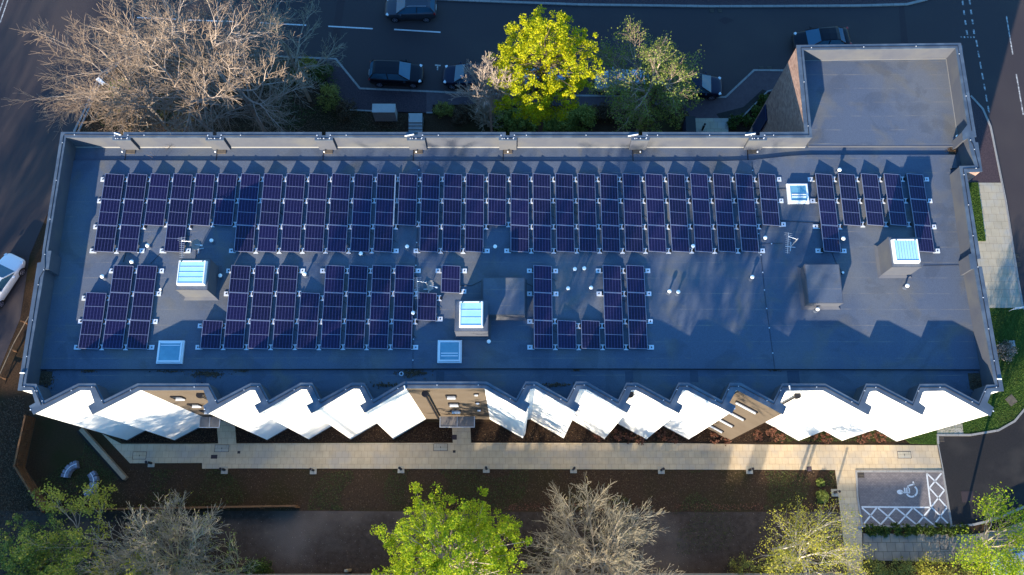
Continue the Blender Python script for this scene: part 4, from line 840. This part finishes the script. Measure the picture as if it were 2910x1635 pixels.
# ================================================================== CARS
def carmat(name, c, metal=.3): return mat(name, c, rough=.35, spec=.25, metal=metal, coat=.15)
M['glasscar'] = mat('car_glass', (.04, .12, .20), rough=.2, spec=.4, coat=0)
M['tail'] = mat('tail_lamp', (.30, .01, .01), rough=.2, coat=1); M['headlamp'] = mat('head_lamp', (.65, .68, .72), rough=.15, coat=1)
def make_car(paint, label, L_=4.3, W=1.8, H=1.5, style='hatch', rails=False):
    t = empty('parked_car', (0, 0, 0), label, 'car'); hw = W / 2
    st = [(-.500, .74, .50, .62), (-.490, .86, .36, .86), (-.46, .93, .28, .96), (-.38, .985, .22, 1.0), (-.20, 1, .20, .99), (.05, 1, .20, .96), (.18, .995, .20, .93), (.25, .985, .20, .90), (.34, .965, .22, .84), (.42, .92, .26, .77), (.47, .84, .32, .70), (.495, .70, .38, .60), (.5, .55, .42, .54)]
    sc_ = H / 1.5; g = MB(); rings = []
    for x, wf, zb, zt in st:
        w_ = hw * wf; zb *= sc_; zt *= sc_; x *= L_
        half = [(0, zt + .035), (w_ * .5, zt + .03), (w_ * .80, zt + .005), (w_ * .93, zt - .04), (w_ * .985, zt - .13 * (zt - zb) * 2), (w_, zb + (zt - zb) * .45), (w_ * .985, zb + .06), (w_ * .93, zb)]
        rings.append([(x, y, z) for y, z in half] + [(x, -y, z) for y, z in half[:0:-1]])
    n = len(rings[0]); i0 = len(g.v)
    for r_ in rings: g.v += r_
    for k in range(len(rings) - 1):
        for j in range(n): a = i0 + k * n; g.f.append((a + j, a + (j + 1) % n, a + n + (j + 1) % n, a + n + j)); g.mi.append(0)
    g.f.append(tuple(i0 + j for j in range(n))); g.mi.append(0); g.f.append(tuple(i0 + (len(rings) - 1) * n + j for j in reversed(range(n)))); g.mi.append(0)
    body = g.build('body', paint, t, world=False, smooth=True); md = body.modifiers.new('sub', 'SUBSURF'); md.levels = 1; md.render_levels = 1
    # greenhouse
    if style == 'hatch': gs = [(-.478, .0), (-.405, .86), (-.36, .97), (-.15, 1), (.02, .98), (.075, .93), (.26, .0)]
    else: gs = [(-.40, .0), (-.27, .80), (-.21, .95), (-.08, 1), (.03, .98), (.08, .92), (.27, .0)]
    zb = .93 * sc_; zr = H
    def gw(f): return (hw * .885) * (1 - f) + (hw * .66) * f
    g = MB(); rings = []
    for x, f in gs:
        x *= L_; z = zb + (zr - zb) * f; wb = hw * (.88 if abs(x) < L_ * .3 else .80); wt = gw(f) if f > 0 else wb
        rings.append([(x, wb, zb - .03), (x, wt, z - .03 * (f > 0)), (x, wt * .85, z), (x, 0, z + .015 * (f > 0)), (x, -wt * .85, z), (x, -wt, z - .03 * (f > 0)), (x, -wb, zb - .03)])
    # interpolate so windscreens keep their slope
    for k in range(len(rings) - 1):
        for j in range(6): g.face([rings[k][j], rings[k][j + 1], rings[k + 1][j + 1], rings[k + 1][j]])
    gl = g.build('windows', M['glasscar'], t, world=False)
    g = MB(); top = rings[1:-1]; up = lambda p, s=.014: (p[0], p[1] * 1.012, p[2] + s)
    tops = [[up(p) for p in r_[1:6]] for r_ in top]
    for k in range(len(tops) - 1):
        for j in range(4): g.face([tops[k][j], tops[k][j + 1], tops[k + 1][j + 1], tops[k + 1][j]])
    rf = g.build('roof', paint, t, world=False, smooth=True)
    for s_ in (1, -1):
        for (i, j) in ((0, 1), (-1, -2)):
            g = MB(); a = Vector(rings[i][0 if s_ > 0 else 6]); b = Vector(rings[j][1 if s_ > 0 else 5]); g.tube([a + Vector((0, 0, .02)), b + Vector((0, s_ * .01, .01))], .045, 5); g.build('pillar', paint, t, world=False)
        g = MB(); m0 = Vector(rings[3][1 if s_ > 0 else 5]); g.tube([(m0.x + .1, s_ * hw * .885, zb - .02), (m0.x, m0.y * 1.01, m0.z)], .035, 5); g.build('pillar', paint, t, world=False)
    for s_ in (1, -1):
        g = MB(); g.box(-.08, .08, -.1, .1, -.06, .06, 0, (L_ * .17, s_ * (hw + .07), zb + .03)); g.build('mirror', paint, t, world=False, bevel=.03)
        g = MB(); g.box(-.16, .06, -.11, .11, -.05, .055, R(-28 * s_), (L_ * .447, s_ * hw * .74, .70 * sc_)); g.build('headlight', M['headlamp'], t, world=False, bevel=.02)
        g = MB(); g.box(-.05, .10, -.10, .10, -.1, .1, R(20 * s_), (-L_ * .476, s_ * hw * .78, .84 * sc_)); g.build('tail_light', M['tail'], t, world=False, bevel=.02)
        for xf in (.305, -.305):
            wh = empty('wheel', (0, 0, 0)); C.objects.unlink(wh)
            g = MB(); yc = s_ * (hw - .10); g.tube([(L_ * xf, yc - .11, .33), (L_ * xf, yc + .115, .33)], .335, 20); wo = g.build('wheel', M['rubber'], t, world=False, bevel=.02)
            bpy.data.objects.remove(wh); g = MB(); yo = yc + s_ * .118
            g.tube([(L_ * xf, yo - s_ * .02, .33), (L_ * xf, yo, .33)], .08, 10)
            for k in range(5): a = 2 * math.pi * k / 5; g.tube([(L_ * xf, yo, .33), (L_ * xf + .2 * math.cos(a), yo, .33 + .2 * math.sin(a))], .028, 4)
            g.tube([(L_ * xf, yo - s_ * .01, .33 + 0)] * 1 + [(L_ * xf, yo - s_ * .005, .33)], .07, 8)
            ringp = [(L_ * xf + .215 * math.cos(2 * math.pi * k / 16), yo, .33 + .215 * math.sin(2 * math.pi * k / 16)) for k in range(17)]
            g.tube(ringp, .018, 4); g.build('rim', M['alu'], wo, world=False)
    if rails:
        for s_ in (1, -1): g = MB(); g.tube([(-L_ * .33, s_ * hw * .60, H + .03), (L_ * .0, s_ * hw * .62, H + .05), (L_ * .04, s_ * hw * .62, H + .0)], .02, 5); g.build('roof_rail', M['steel'], t, world=False)
    g = MB(); g.box(-.02, .0, -.26, .26, -.06, .06, 0, (-L_ * .498, 0, .66 * sc_)); g.build('number_plate', M['whiteplastic'], t, world=False)
    g = MB(); g.box(.0, .02, -.38, .38, -.07, .07, 0, (L_ * .492, 0, .48 * sc_)); g.build('grille', M['black'], t, world=False)
    return t
def put(t, u, v, rz, z=.013, zc=.8):
    p = P(u, v, zc); t.location = (p.x, p.y, z); t.rotation_euler = (0, 0, rz)
dk = carmat('black_car_paint', (.006, .007, .014)); nv = carmat('navy_car_paint', (.010, .013, .035)); sv = carmat('silver_car_paint', (.30, .36, .44), .5); wt = carmat('white_car_paint', (.80, .82, .85), 0); gr = carmat('grey_car_paint', (.06, .065, .085), .5)
put(make_car(gr, 'dark grey car with roof rails, driving at the top edge of the photo', 4.2, 1.85, 1.65, rails=True), 1166, 20, R(180))
put(make_car(dk, 'black hatchback parked nearest the utility cabinet', 4.35, 1.82, 1.55), 1126, 206, R(-2))
put(make_car(nv, 'dark navy car parked behind the tall bare shrub', 4.2, 1.8, 1.5), 1332, 214, R(176))
put(make_car(sv, 'silver car mostly hidden under the yellow green tree', 4.2, 1.8, 1.5), 1562, 222, R(178))
put(make_car(sv, 'light blue grey car parked left of the pale green tree crown', 4.3, 1.8, 1.5), 1768, 230, R(178))
put(make_car(nv, 'dark blue car with its nose showing right of the pale green tree crown', 4.3, 1.8, 1.48, 'sedan'), 1978, 240, R(-3))
put(make_car(dk, 'black car parked behind the brick tower at the kerb', 4.6, 1.82, 1.45, 'sedan'), 2336, 110, R(182 + 3))
put(make_car(wt, 'white car cut by the left edge of the photo', 4.5, 1.85, 1.5), -6, 800, R(65))
put(make_car(sv, 'pale car under the yellow tree at the bottom right corner', 4.3, 1.8, 1.5), 2905, 1590, R(20))

# ================================================================== VEGETATION
def rot_dir(d, ang, rng):
    a = d.orthogonal().normalized(); b = d.cross(a); ph = rng.uniform(0, 2 * math.pi)
    return (d * math.cos(ang) + (a * math.cos(ph) + b * math.sin(ph)) * math.sin(ang)).normalized()
def grow(segs, tips, p, d, L_, r, lvl, mx, rng, kids, curl, up, shrink, ang):
    n = 5 if lvl <= 1 else (4 if lvl < mx else 3); step = L_ / n; pts = [p]; ds = [d]
    for k in range(n):
        d = (d + Vector((rng.gauss(0, curl), rng.gauss(0, curl), rng.gauss(0, curl) + up))).normalized()
        p = p + d * step; pts.append(p); ds.append(d)
        r0 = r * (1 - .55 * k / n); r1 = r * (1 - .55 * (k + 1) / n); segs.append((pts[-2], p, r0, r1))
    if lvl >= mx: tips.append(p); return
    nk = kids[lvl]
    for i in range(nk):
        f = .28 + .72 * (i + rng.random() * .8) / nk; k = min(n, max(1, int(f * n + .5)))
        nd = rot_dir(ds[k], R(ang + rng.uniform(-14, 16)), rng)
        grow(segs, tips, pts[k], nd, L_ * shrink * rng.uniform(.75, 1.15) * (1.1 - .35 * f), r * (1 - .5 * f) * .62, lvl + 1, mx, rng, kids, curl, up, shrink, ang)
    grow(segs, tips, p, d, L_ * shrink * .8, r * .42, lvl + 1, mx, rng, kids, curl, up, shrink, ang)
def seg_mesh(name, segs, rmin=.008):
    A = np.array([s[0][:] for s in segs]); B = np.array([s[1][:] for s in segs]); ra = np.maximum([s[2] for s in segs], rmin)[:, None]; rb = np.maximum([s[3] for s in segs], rmin)[:, None]
    D = B - A; D /= np.linalg.norm(D, axis=1)[:, None] + 1e-9; ref = np.where(np.abs(D[:, 2:3]) > .9, [[1., 0, 0]], [[0, 0, 1.]]); U = np.cross(D, ref); U /= np.linalg.norm(U, axis=1)[:, None]; W_ = np.cross(D, U)
    V = []
    for j in range(3):
        a0, a1 = 2 * math.pi * j / 3, 2 * math.pi * (j + 1) / 3; c0 = U * math.cos(a0) + W_ * math.sin(a0); c1 = U * math.cos(a1) + W_ * math.sin(a1)
        V.append(np.stack([A + c0 * ra, A + c1 * ra, B + c1 * rb, B + c0 * rb], 1))
    return np_mesh(name, np.concatenate(V, 0).reshape(-1, 3))
def bare_tree(base, h0, L0, r0, kids, seed, bark, label, cat='tree', mx=4, ang=42, up=.03, curl=.13, shrink=.66, name='bare_tree', lean=(0, 0), stems=1, leaves=None, group=None, limb=None, rmin=.009, att=.62):
    rng = random.Random(seed); t = empty(name, (base[0], base[1], 0), label, cat, group); segs, tips = [], []; thick = []
    for s_ in range(stems):
        d = Vector((lean[0] + (rng.uniform(-.3, .3) if stems > 1 else 0), lean[1] + (rng.uniform(-.3, .3) if stems > 1 else 0), 1)).normalized()
        p = Vector((rng.uniform(-.3, .3) if stems > 1 else 0, rng.uniform(-.3, .3) if stems > 1 else 0, 0)); q = p + d * h0
        thick.append((p, p.lerp(q, .5), r0 * 1.25, r0 * 1.05)); thick.append((p.lerp(q, .5), q, r0 * 1.05, r0))
        nl = kids[0]
        for i in range(nl):
            ph = 2 * math.pi * (i + rng.random() * .5) / nl; el = R(limb[0] + rng.uniform(-1, 1) * limb[1]) if limb else R(40 + rng.uniform(-18, 20))
            dd = Vector((math.cos(ph) * math.cos(el), math.sin(ph) * math.cos(el), math.sin(el)))
            grow(segs, tips, p.lerp(q, att + (1 - att) * i / nl), dd, L0 * rng.uniform(.8, 1.15), r0 * .55, 1, mx, rng, kids, curl, up, shrink, ang)
        grow(segs, tips, q, d, L0 * .8, r0 * .6, 1, mx, rng, kids, curl, up, shrink, ang)
    lim = .0155 if r0 > .1 else 0; fat = [q for q in segs if q[2] > lim]; thin = [q for q in segs if q[2] <= lim]
    link_mesh('trunk', seg_mesh('trunk', thick), M[bark], t); link_mesh('branches', seg_mesh('branches', fat, rmin), M[bark], t)
    if thin: link_mesh('twigs', seg_mesh('twigs', thin, rmin), M['twig' if bark == 'bark_tan' else 'twig_g'], t)
    if leaves:
        m_, n_, size, spread = leaves; rg = np.random.default_rng(seed); T = np.array([x[:] for x in tips]); idx = rg.integers(0, len(T), n_)
        cc = T[idx] + rg.normal(size=(n_, 3)) * spread; link_mesh('crown', np_mesh('crown', leaf_quads(cc, size, rg)), M[m_], t)
    return t
def leafy_tree(base, zc, rad, rz_, seed, leafm, bark, label, clumps=420, per=42, cr=.42, ls=.085, name='broadleaf_tree', shell=.55, lump=.28, group=None, cat='tree', inner=.15):
    rg = np.random.default_rng(seed); t = empty(name, (base[0], base[1], 0), label, cat, group); off = Vector((seed * 3.1, seed * 1.7, 0))
    cl = []
    while len(cl) < clumps:
        d = rg.normal(size=3); d /= np.linalg.norm(d)
        if d[2] < -.75: continue
        lm = 1 + lump * (noise.noise(Vector(d) * 1.9 + off) * 1.6 + .8 * noise.noise(Vector(d) * 4.3 + off)) 
        f = (shell + (1 - shell) * rg.random() ** .6) if rg.random() > inner else rg.random() ** .5 * shell
        q = d * f * lm; taper = 1.0 if q[2] < .2 else 1 - .25 * (q[2] - .2)
        c = np.array([q[0] * rad * taper, q[1] * rad * taper, zc + q[2] * rz_])
        if noise.noise(Vector(c) * .75 + off) < -.22 and rg.random() < .8: continue
        cl.append(c)
    cl = np.array(cl); sz = rg.uniform(.55, 1.25, clumps) * cr
    idx = np.repeat(np.arange(clumps), per); n = len(idx); dd = rg.normal(size=(n, 3)); dd /= np.linalg.norm(dd, axis=1)[:, None]; dd *= (rg.random(n) ** .45)[:, None]
    cc = cl[idx] + dd * sz[idx][:, None] * np.array([1, 1, .75])
    link_mesh('crown', np_mesh('crown', leaf_quads(cc, ls, rg, up=.15, aspect=.8)), M[leafm], t)
    segs = []; rng = random.Random(seed); top = Vector((0, 0, zc - rz_ * .45)); segs.append((Vector((0, 0, 0)), top, rad * .07, rad * .05)); segs.append((top, Vector((0, 0, zc + rz_ * .5)), rad * .05, rad * .015))
    link_mesh('trunk', seg_mesh('trunk', segs), M[bark], t); segs = []
    for c in cl[::4]:
        c = Vector(c); s0 = Vector((0, 0, max(zc - rz_ * .6, min(zc + rz_ * .3, c.z - rad * .5)))); m_ = s0.lerp(c, .5) + Vector((rng.gauss(0, .2), rng.gauss(0, .2), -.15)); segs.append((s0, m_, .05, .032)); segs.append((m_, c, .032, .012))
    link_mesh('branches', seg_mesh('branches', segs), M[bark], t)
    return t
def at(u, v, z): p = P(u, v, z); return (p.x, p.y)
# north: big bare trees
bare_tree(at(325, 180, 9.0), 5.0, 5.0, .15, [12, 6, 6, 6, 4], 11, 'bark_tan', 'big spreading bare tree at the top left beside the west road', ang=40, limb=(28, 16), shrink=.62)
bare_tree(at(500, 60, 12.0), 8.0, 4.9, .22, [10, 6, 6, 6, 4], 12, 'bark_tan', 'tall bare tree overhanging the street at the top left', ang=40, limb=(34, 16), shrink=.62)
bare_tree(at(640, 180, 12.0), 9.0, 4.2, .15, [9, 6, 6, 6, 4], 13, 'bark_tan', 'bare tree between the big bare tree and the street kerb', ang=40, limb=(28, 16), shrink=.62)
bare_tree(at(480, 215, 12.5), 9.5, 3.8, .14, [9, 6, 6, 5, 4], 18, 'bark_tan', 'bare tree in the middle of the bare group, behind the parapet', ang=40, limb=(28, 16), shrink=.62)
bare_tree(at(790, 80, 10.0), 7.5, 3.0, .14, [6, 5, 5, 4, 3], 14, 'bark_grey', 'sparse bare branches reaching over the street dashes', ang=38, limb=(25, 15), shrink=.62)
bare_tree(at(400, 275, 8.0), 5.2, 3.0, .13, [6, 5, 5, 4, 3], 15, 'bark_tan', 'smaller bare tree close to the north west parapet', ang=40, limb=(28, 16), shrink=.62)
bare_tree(at(1388, 195, 12.0), 9.6, 2.1, .08, [12, 6, 5, 4, 3], 16, 'bark_tan', 'tall bare shrub beside the yellow green tree', 'shrub', mx=4, ang=26, limb=(58, 18), up=.10, shrink=.64, stems=1, name='bare_shrub')
bare_tree(at(1375, 330, 1.5), .4, 1.6, .05, [7, 5, 5, 4], 17, 'bark_grey', 'low bare shrub in shade in front of the tall bare shrub', 'shrub', mx=3, ang=26, limb=(55, 20), up=.08, shrink=.7, stems=3, name='bare_shrub')
leafy_tree(at(1548, 185, 11.2), 11.2, 2.95, 4.6, 21, 'l_maple', 'bark_dark', 'bright yellow green tree north of the roof, tallest crown', clumps=640, per=62, cr=.32, ls=.058, shell=.62, lump=.34)
bare_tree(at(1872, 168, 12.0), 9.6, 2.6, .15, [7, 5, 5, 4, 3], 22, 'bark_tan', 'half bare pale green tree north of the roof beside the parked cars', mx=4, ang=34, limb=(42, 22), up=.05, shrink=.68, leaves=('l_dull', 9500, .055, .16), name='broadleaf_tree')
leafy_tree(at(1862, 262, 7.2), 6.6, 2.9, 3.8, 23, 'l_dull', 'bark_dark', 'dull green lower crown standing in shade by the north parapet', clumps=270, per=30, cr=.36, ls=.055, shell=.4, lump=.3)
# north shrubs and hedges
def shrub(u, v, r, h, seed, m, label, n=60, per=30, ls=.05, group=None, name='shrub', sticks=True, cat='shrub'):
    rg = np.random.default_rng(seed); b = P(u, v); t = empty(name, (b.x, b.y, 0), label, cat, group)
    th = rg.uniform(0, 6.283, n); rr = r * np.sqrt(rg.random(n)); zz = h * (.25 + .75 * rg.random(n)) * np.sqrt(np.maximum(.1, 1 - (rr / r) ** 2 * .8))
    cl = np.stack([rr * np.cos(th), rr * np.sin(th), zz], 1); idx = np.repeat(np.arange(n), per)
    cc = cl[idx] + rg.normal(size=(len(idx), 3)) * r * .13; cc[:, 2] = np.maximum(cc[:, 2], .03)
    link_mesh('leaves', np_mesh('leaves', leaf_quads(cc, ls, rg)), M[m], t)
    segs = [(Vector((c[0] * .15, c[1] * .15, 0)), Vector(c), .012, .006) for c in cl[::2]]; link_mesh('stems', seg_mesh('stems', segs), M['bark_dark'], t)
    return t
hn = 'dark shrubs in the north bed'
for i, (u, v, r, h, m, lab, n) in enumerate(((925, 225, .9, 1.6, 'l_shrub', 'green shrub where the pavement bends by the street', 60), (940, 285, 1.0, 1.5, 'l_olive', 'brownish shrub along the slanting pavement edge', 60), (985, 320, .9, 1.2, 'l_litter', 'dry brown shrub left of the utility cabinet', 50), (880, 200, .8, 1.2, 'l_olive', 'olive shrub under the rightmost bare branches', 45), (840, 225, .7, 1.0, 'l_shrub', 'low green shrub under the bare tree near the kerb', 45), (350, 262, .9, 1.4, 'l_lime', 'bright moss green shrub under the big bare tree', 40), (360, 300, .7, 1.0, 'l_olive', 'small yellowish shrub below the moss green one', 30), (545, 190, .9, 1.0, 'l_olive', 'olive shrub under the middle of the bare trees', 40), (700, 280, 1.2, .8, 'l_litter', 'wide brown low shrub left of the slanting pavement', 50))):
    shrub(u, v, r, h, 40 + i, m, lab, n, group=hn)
hd_lab = ['first', 'second', 'third', 'fourth', 'fifth', 'sixth', 'seventh', 'eighth']
for i, u in enumerate((1262, 1310, 1360, 1670, 1710, 1750, 1790, 1925)): shrub(u, 322 + (i % 2) * 10, .75, 1.1, 60 + i, 'l_litter' if i % 3 else 'l_olive', '%s brown clump from the left of the low hedge row north of the roof' % hd_lab[i], 45, group='brown hedge clumps')
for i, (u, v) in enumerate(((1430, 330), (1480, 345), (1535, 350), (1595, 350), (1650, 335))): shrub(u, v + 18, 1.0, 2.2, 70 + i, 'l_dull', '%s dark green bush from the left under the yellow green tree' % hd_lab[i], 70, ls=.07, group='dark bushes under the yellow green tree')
for i, (u, v) in enumerate(((2085, 350), (2120, 345), (2150, 320), (2172, 290), (2150, 360))): shrub(u, v, .55, .6, 80 + i, 'l_shrub', '%s small green plant in the shrub bed by the tower' % hd_lab[i], 30, group='plants by the tower')
# south: trees along the bottom
leafy_tree(at(1275, 1600, 7.2), 6.6, 4.1, 4.6, 31, 'l_lime', 'bark_tan', 'bright lime green tree at the bottom centre', clumps=820, per=56, cr=.34, ls=.055, shell=.55, lump=.34, inner=.1)
bare_tree(at(1275, 1610, 6.5), 3.0, 3.4, .13, [7, 5, 5, 3], 32, 'bark_tan', 'pale bare limbs showing inside the lime green tree', mx=3, ang=38, limb=(38, 16), shrink=.62) if False else None
bare_tree(at(1720, 1605, 5.2), 1.6, 3.7, .13, [9, 6, 6, 5, 4], 33, 'bark_grey', 'wide bare grey tree at the bottom right of centre', mx=4, ang=34, limb=(40, 20), up=.06, shrink=.64, stems=2, leaves=('l_olive', 700, .03, .06))
bare_tree(at(430, 1610, 5.0), 1.5, 3.3, .12, [9, 6, 6, 5, 3], 34, 'bark_green', 'bare mossy tree at the bottom left', mx=4, ang=36, limb=(38, 20), up=.05, shrink=.64, stems=2, leaves=('l_yellow', 2600, .035, .09))
bare_tree(at(640, 1620, 3.2), 1.0, 1.9, .07, [6, 5, 4, 4], 35, 'bark_green', 'small bare tree right of the mossy one at the bottom left', mx=3, ang=34, limb=(45, 18), up=.06, shrink=.68, leaves=('l_dull', 500, .05, .1))
bare_tree(at(190, 1560, 5.5), 2.2, 3.4, .11, [7, 5, 4, 3], 36, 'bark_grey', 'open branched tree with tufts of yellow leaves at the lower left', mx=3, ang=38, limb=(32, 16), up=.05, shrink=.62, leaves=('l_yellow', 9000, .065, .17), name='broadleaf_tree')
leafy_tree(at(90, 1610, 4.0), 3.6, 3.4, 2.4, 37, 'l_dull', 'bark_dark', 'dull green bushy tree in the bottom left corner', clumps=300, per=34, cr=.36, ls=.065, shell=.4)
bare_tree(at(2310, 1575, 7.8), 4.6, 2.7, .12, [7, 5, 5, 4], 38, 'bark_white', 'slender birch with pale trunk and sparse yellow leaves', mx=3, ang=30, limb=(45, 20), up=.07, shrink=.70, stems=2, leaves=('l_yellow', 7500, .045, .20), name='birch_tree')
bare_tree(at(2880, 1560, 7.0), 4.4, 2.4, .10, [7, 5, 5, 4], 39, 'bark_grey', 'yellow green birch at the bottom right corner', mx=3, ang=30, limb=(45, 20), up=.06, shrink=.70, leaves=('l_lime', 8500, .055, .24), name='birch_tree')
for i, (u, v, r, h, m, lab) in enumerate(((740, 1628, .9, 1.2, 'l_shrub', 'small green conifer bush on the bottom edge left of centre'), (2110, 1625, 1.1, 1.6, 'l_olive', 'yellowish bush left of the slender birch'), (2210, 1600, 1.1, 1.8, 'l_yellow', 'pale yellow bush against the slender birch'), (2470, 1628, 1.0, 1.2, 'l_olive', 'olive bush right of the slender birch'), (2560, 1632, 1.0, 1.2, 'l_olive', 'first low bush below the public path'), (2640, 1632, 1.1, 1.2, 'l_yellow', 'second low bush below the public path, yellower'), (2720, 1632, 1.0, 1.2, 'l_olive', 'third low bush below the public path'), (2335, 1412, .38, .5, 'l_dull', 'small bright green plant beside the right end bollard'), (2330, 1372, .25, .3, 'l_dull', 'tiny bright green plant above the bright green one'))):
    shrub(u, v, r, h, 90 + i, m, lab, 55, ls=.05)
for i in range(9):
    u = 2475 + i * 32; shrub(u, 1505 + (i % 2) * 3 - (i > 7) * 3, .40, .45, 110 + i, 'l_shrub', '%s little green hedge plant from the left under the parking bay kerb' % (['first', 'second', 'third', 'fourth', 'fifth', 'sixth', 'seventh', 'eighth', 'ninth'][i]), 26, ls=.05, group='hedge plants under the parking bay')
shrub(2848, 1003, .75, 1.0, 130, 'l_pebble', 'pale flowering shrub on the lawn against the east wall', 50, ls=.045)
# red stemmed shrubs in the bay bed
rs_ = 0
rs = [(1755, 1236), (1790, 1246), (1822, 1250), (1877, 1238), (1910, 1248), (2030, 1245), (2060, 1250), (2150, 1240), (2190, 1226), (2215, 1246), (2320, 1240), (2350, 1246), (2460, 1238), (2500, 1243), (2445, 1250), (1700, 1240)]
for i, (u, v) in enumerate(rs):
    shrub(u, v, .38, .35, 150 + i, 'l_red', 'reddish leafless shrub under the white walls, %s from the left' % ord_(sorted(rs).index((u, v)) + 1), 16, per=14, ls=.045, group='red shrubs under the white walls')
# ground litter, weeds, grass blades as stuff
def scatter(poly_px, n, size, m, name, label, seed, z=.02, dens=None, up=1.5):
    poly = PP(poly_px); xs = [p.x for p in poly]; ys = [p.y for p in poly]; rg = np.random.default_rng(seed); out = []
    while len(out) < n:
        x, y = rg.uniform(min(xs), max(xs)), rg.uniform(min(ys), max(ys))
        if not in_poly(x, y, poly): continue
        if dens is not None and noise.noise(Vector((x * .35, y * .35, seed))) < dens: continue
        out.append((x, y, z + rg.random() * size))
    o = link_mesh(name, np_mesh(name, leaf_quads(np.array(out), size, rg, up=up)), M[m]); tag(o, label, kind='stuff')
bed = [(360, 1335), (2370, 1338), (2384, 1430), (2384, 1452), (850, 1450), (160, 1440), (150, 1400), (250, 1330)]
scatter(bed, 9000, .035, 'l_litter', 'leaf_litter', 'dead leaves over the long planting bed', 1)
scatter(bed, 9000, .04, 'l_weed', 'weeds', 'patchy green weeds in the long planting bed', 2, dens=.10)
scatter([(1200, 1432), (2400, 1432), (2400, 1450), (1200, 1452)], 900, .04, 'l_red', 'dry_weeds', 'dry reddish weeds along the edge of the planting bed', 3, dens=-.1)
scatter([(100, 1200), (240, 1225), (350, 1360), (150, 1440), (80, 1330)], 2600, .04, 'l_weed', 'weeds', 'weeds on the soil inside the corner fence', 4, dens=0)
scatter([(0, 1455), (2400, 1455), (2400, 1630), (0, 1630)], 2200, .02, 'l_pebble', 'pebbles', 'scattered pebbles on the bare earth', 5)
scatter([(1300, 1450), (2100, 1450), (2100, 1560), (1500, 1620)], 2200, .035, 'l_weed', 'weeds', 'green weeds on the bare earth', 6, dens=-.12)
scatter([(360, 1210), (2580, 1220), (2580, 1256), (360, 1256)], 4000, .028, 'l_litter', 'leaf_litter', 'bark chips under the white walls', 7)
scatter([(2200, 1225), (2560, 1225), (2560, 1255), (2200, 1255)], 2500, .04, 'l_weed', 'weeds', 'green weeds in the right mulch bed', 8)
scatter(lawn, 26000, .03, 'l_grass', 'grass_blades', 'grass blades of the corner lawn', 9, z=.08, up=.2)
scatter([(2720, 521), (2777, 521), (2799, 687), (2740, 687)], 5000, .03, 'l_grass', 'grass_blades', 'grass blades of the narrow strip', 10, z=.14, up=.2)
scatter([(230, 378), (280, 290), (420, 180), (760, 180), (890, 175), (935, 250), (985, 315), (1150, 325), (1150, 378)], 15000, .045, 'l_litter', 'leaf_litter', 'dead leaves under the bare trees', 11)
scatter([(230, 378), (280, 290), (420, 180), (760, 180), (890, 175), (935, 250), (985, 315), (1150, 325), (1150, 378)], 6000, .05, 'l_weed', 'weeds', 'weeds under the bare trees', 12, dens=.1)
scatter([(60, 1120), (90, 1190), (60, 1330), (140, 1460), (-60, 1500), (-20, 1150)], 4000, .045, 'l_litter', 'leaf_litter', 'dead leaves left of the corner fence', 13)

# ================================================================== OUT OF FRAME to the south: houses added for shade; trees inferred from shadows
def shade_caster(x0, x1, y0, y1, h, rh, label):
    t = empty('shade_caster', ((x0 + x1) / 2, (y0 + y1) / 2, 0), label, 'shade_caster', 'unseen shade blocks south of the building'); g = MB(); g.box(x0, x1, y0, y1, 0, h); g.build('wall', M['brick'], t)
    ym = (y0 + y1) / 2; g = MB(); e = .4
    g.face([(x0 - e, y0 - e, h), (x1 + e, y0 - e, h), (x1 + e, ym, h + rh), (x0 - e, ym, h + rh)]); g.face([(x1 + e, y1 + e, h), (x0 - e, y1 + e, h), (x0 - e, ym, h + rh), (x1 + e, ym, h + rh)])
    g.face([(x0, y0, h), (x0, ym, h + rh), (x0, y1, h)]); g.face([(x1, y0, h), (x1, y1, h), (x1, ym, h + rh)]); g.build('roof', M['asphalt'], t)
    g = MB(); g.box(x0 + 1, x0 + 1.8, ym - .4, ym + .4, h, h + rh + 1); g.build('chimney', M['brick'], t)
    for k in range(3):
        for z in (1.0, 3.8): g = MB(); xx = x0 + (x1 - x0) * (k + .5) / 3; g.box(xx - .6, xx + .6, y1 - .02, y1 + .04, z, z + 1.3); o = g.build('window', M['glassdark'], t)
shade_caster(-56, -36, -30, -21, 8.0, 3.6, 'unseen pitched-roof brick block added for shade, westernmost of the row'); shade_caster(-35, -16.5, -30, -21, 7.8, 3.4, 'unseen pitched-roof brick block added for shade, second from the west'); shade_caster(-15.5, 2, -30, -21, 7.2, 3.2, 'unseen pitched-roof brick block added for shade, third from the west'); shade_caster(3, 16, -30, -21, 6.6, 3.0, 'lower unseen pitched-roof brick block added for shade at the east end')
for i, (x, y, h0, L0, lab) in enumerate(((-40, -17, 8, 6.5, 'westmost'), (-32, -18, 9, 6.0, 'second from the west'), (-58, -26, 16, 7, 'standing apart beyond the west road'), (-21, -17, 20.5, 3.8, 'third from the west'), (-9, -18, 21, 3.4, 'fourth from the west'), (1, -17, 20.5, 3.6, 'eastmost'))):
    bare_tree((x, y), h0, L0, .20 if h0 < 18 else .10, [8, 6, 5, 4, 3] if h0 > 18 else [8, 7, 6, 5, 3], 71 + i, 'bark_grey', 'tall bare tree south of the photo, %s of the row' % lab, mx=4, limb=(38 if h0 < 18 else 25, 14), up=.05 if h0 < 18 else .0, shrink=.66, ang=38, rmin=.026, att=.62 if h0 < 18 else .96)
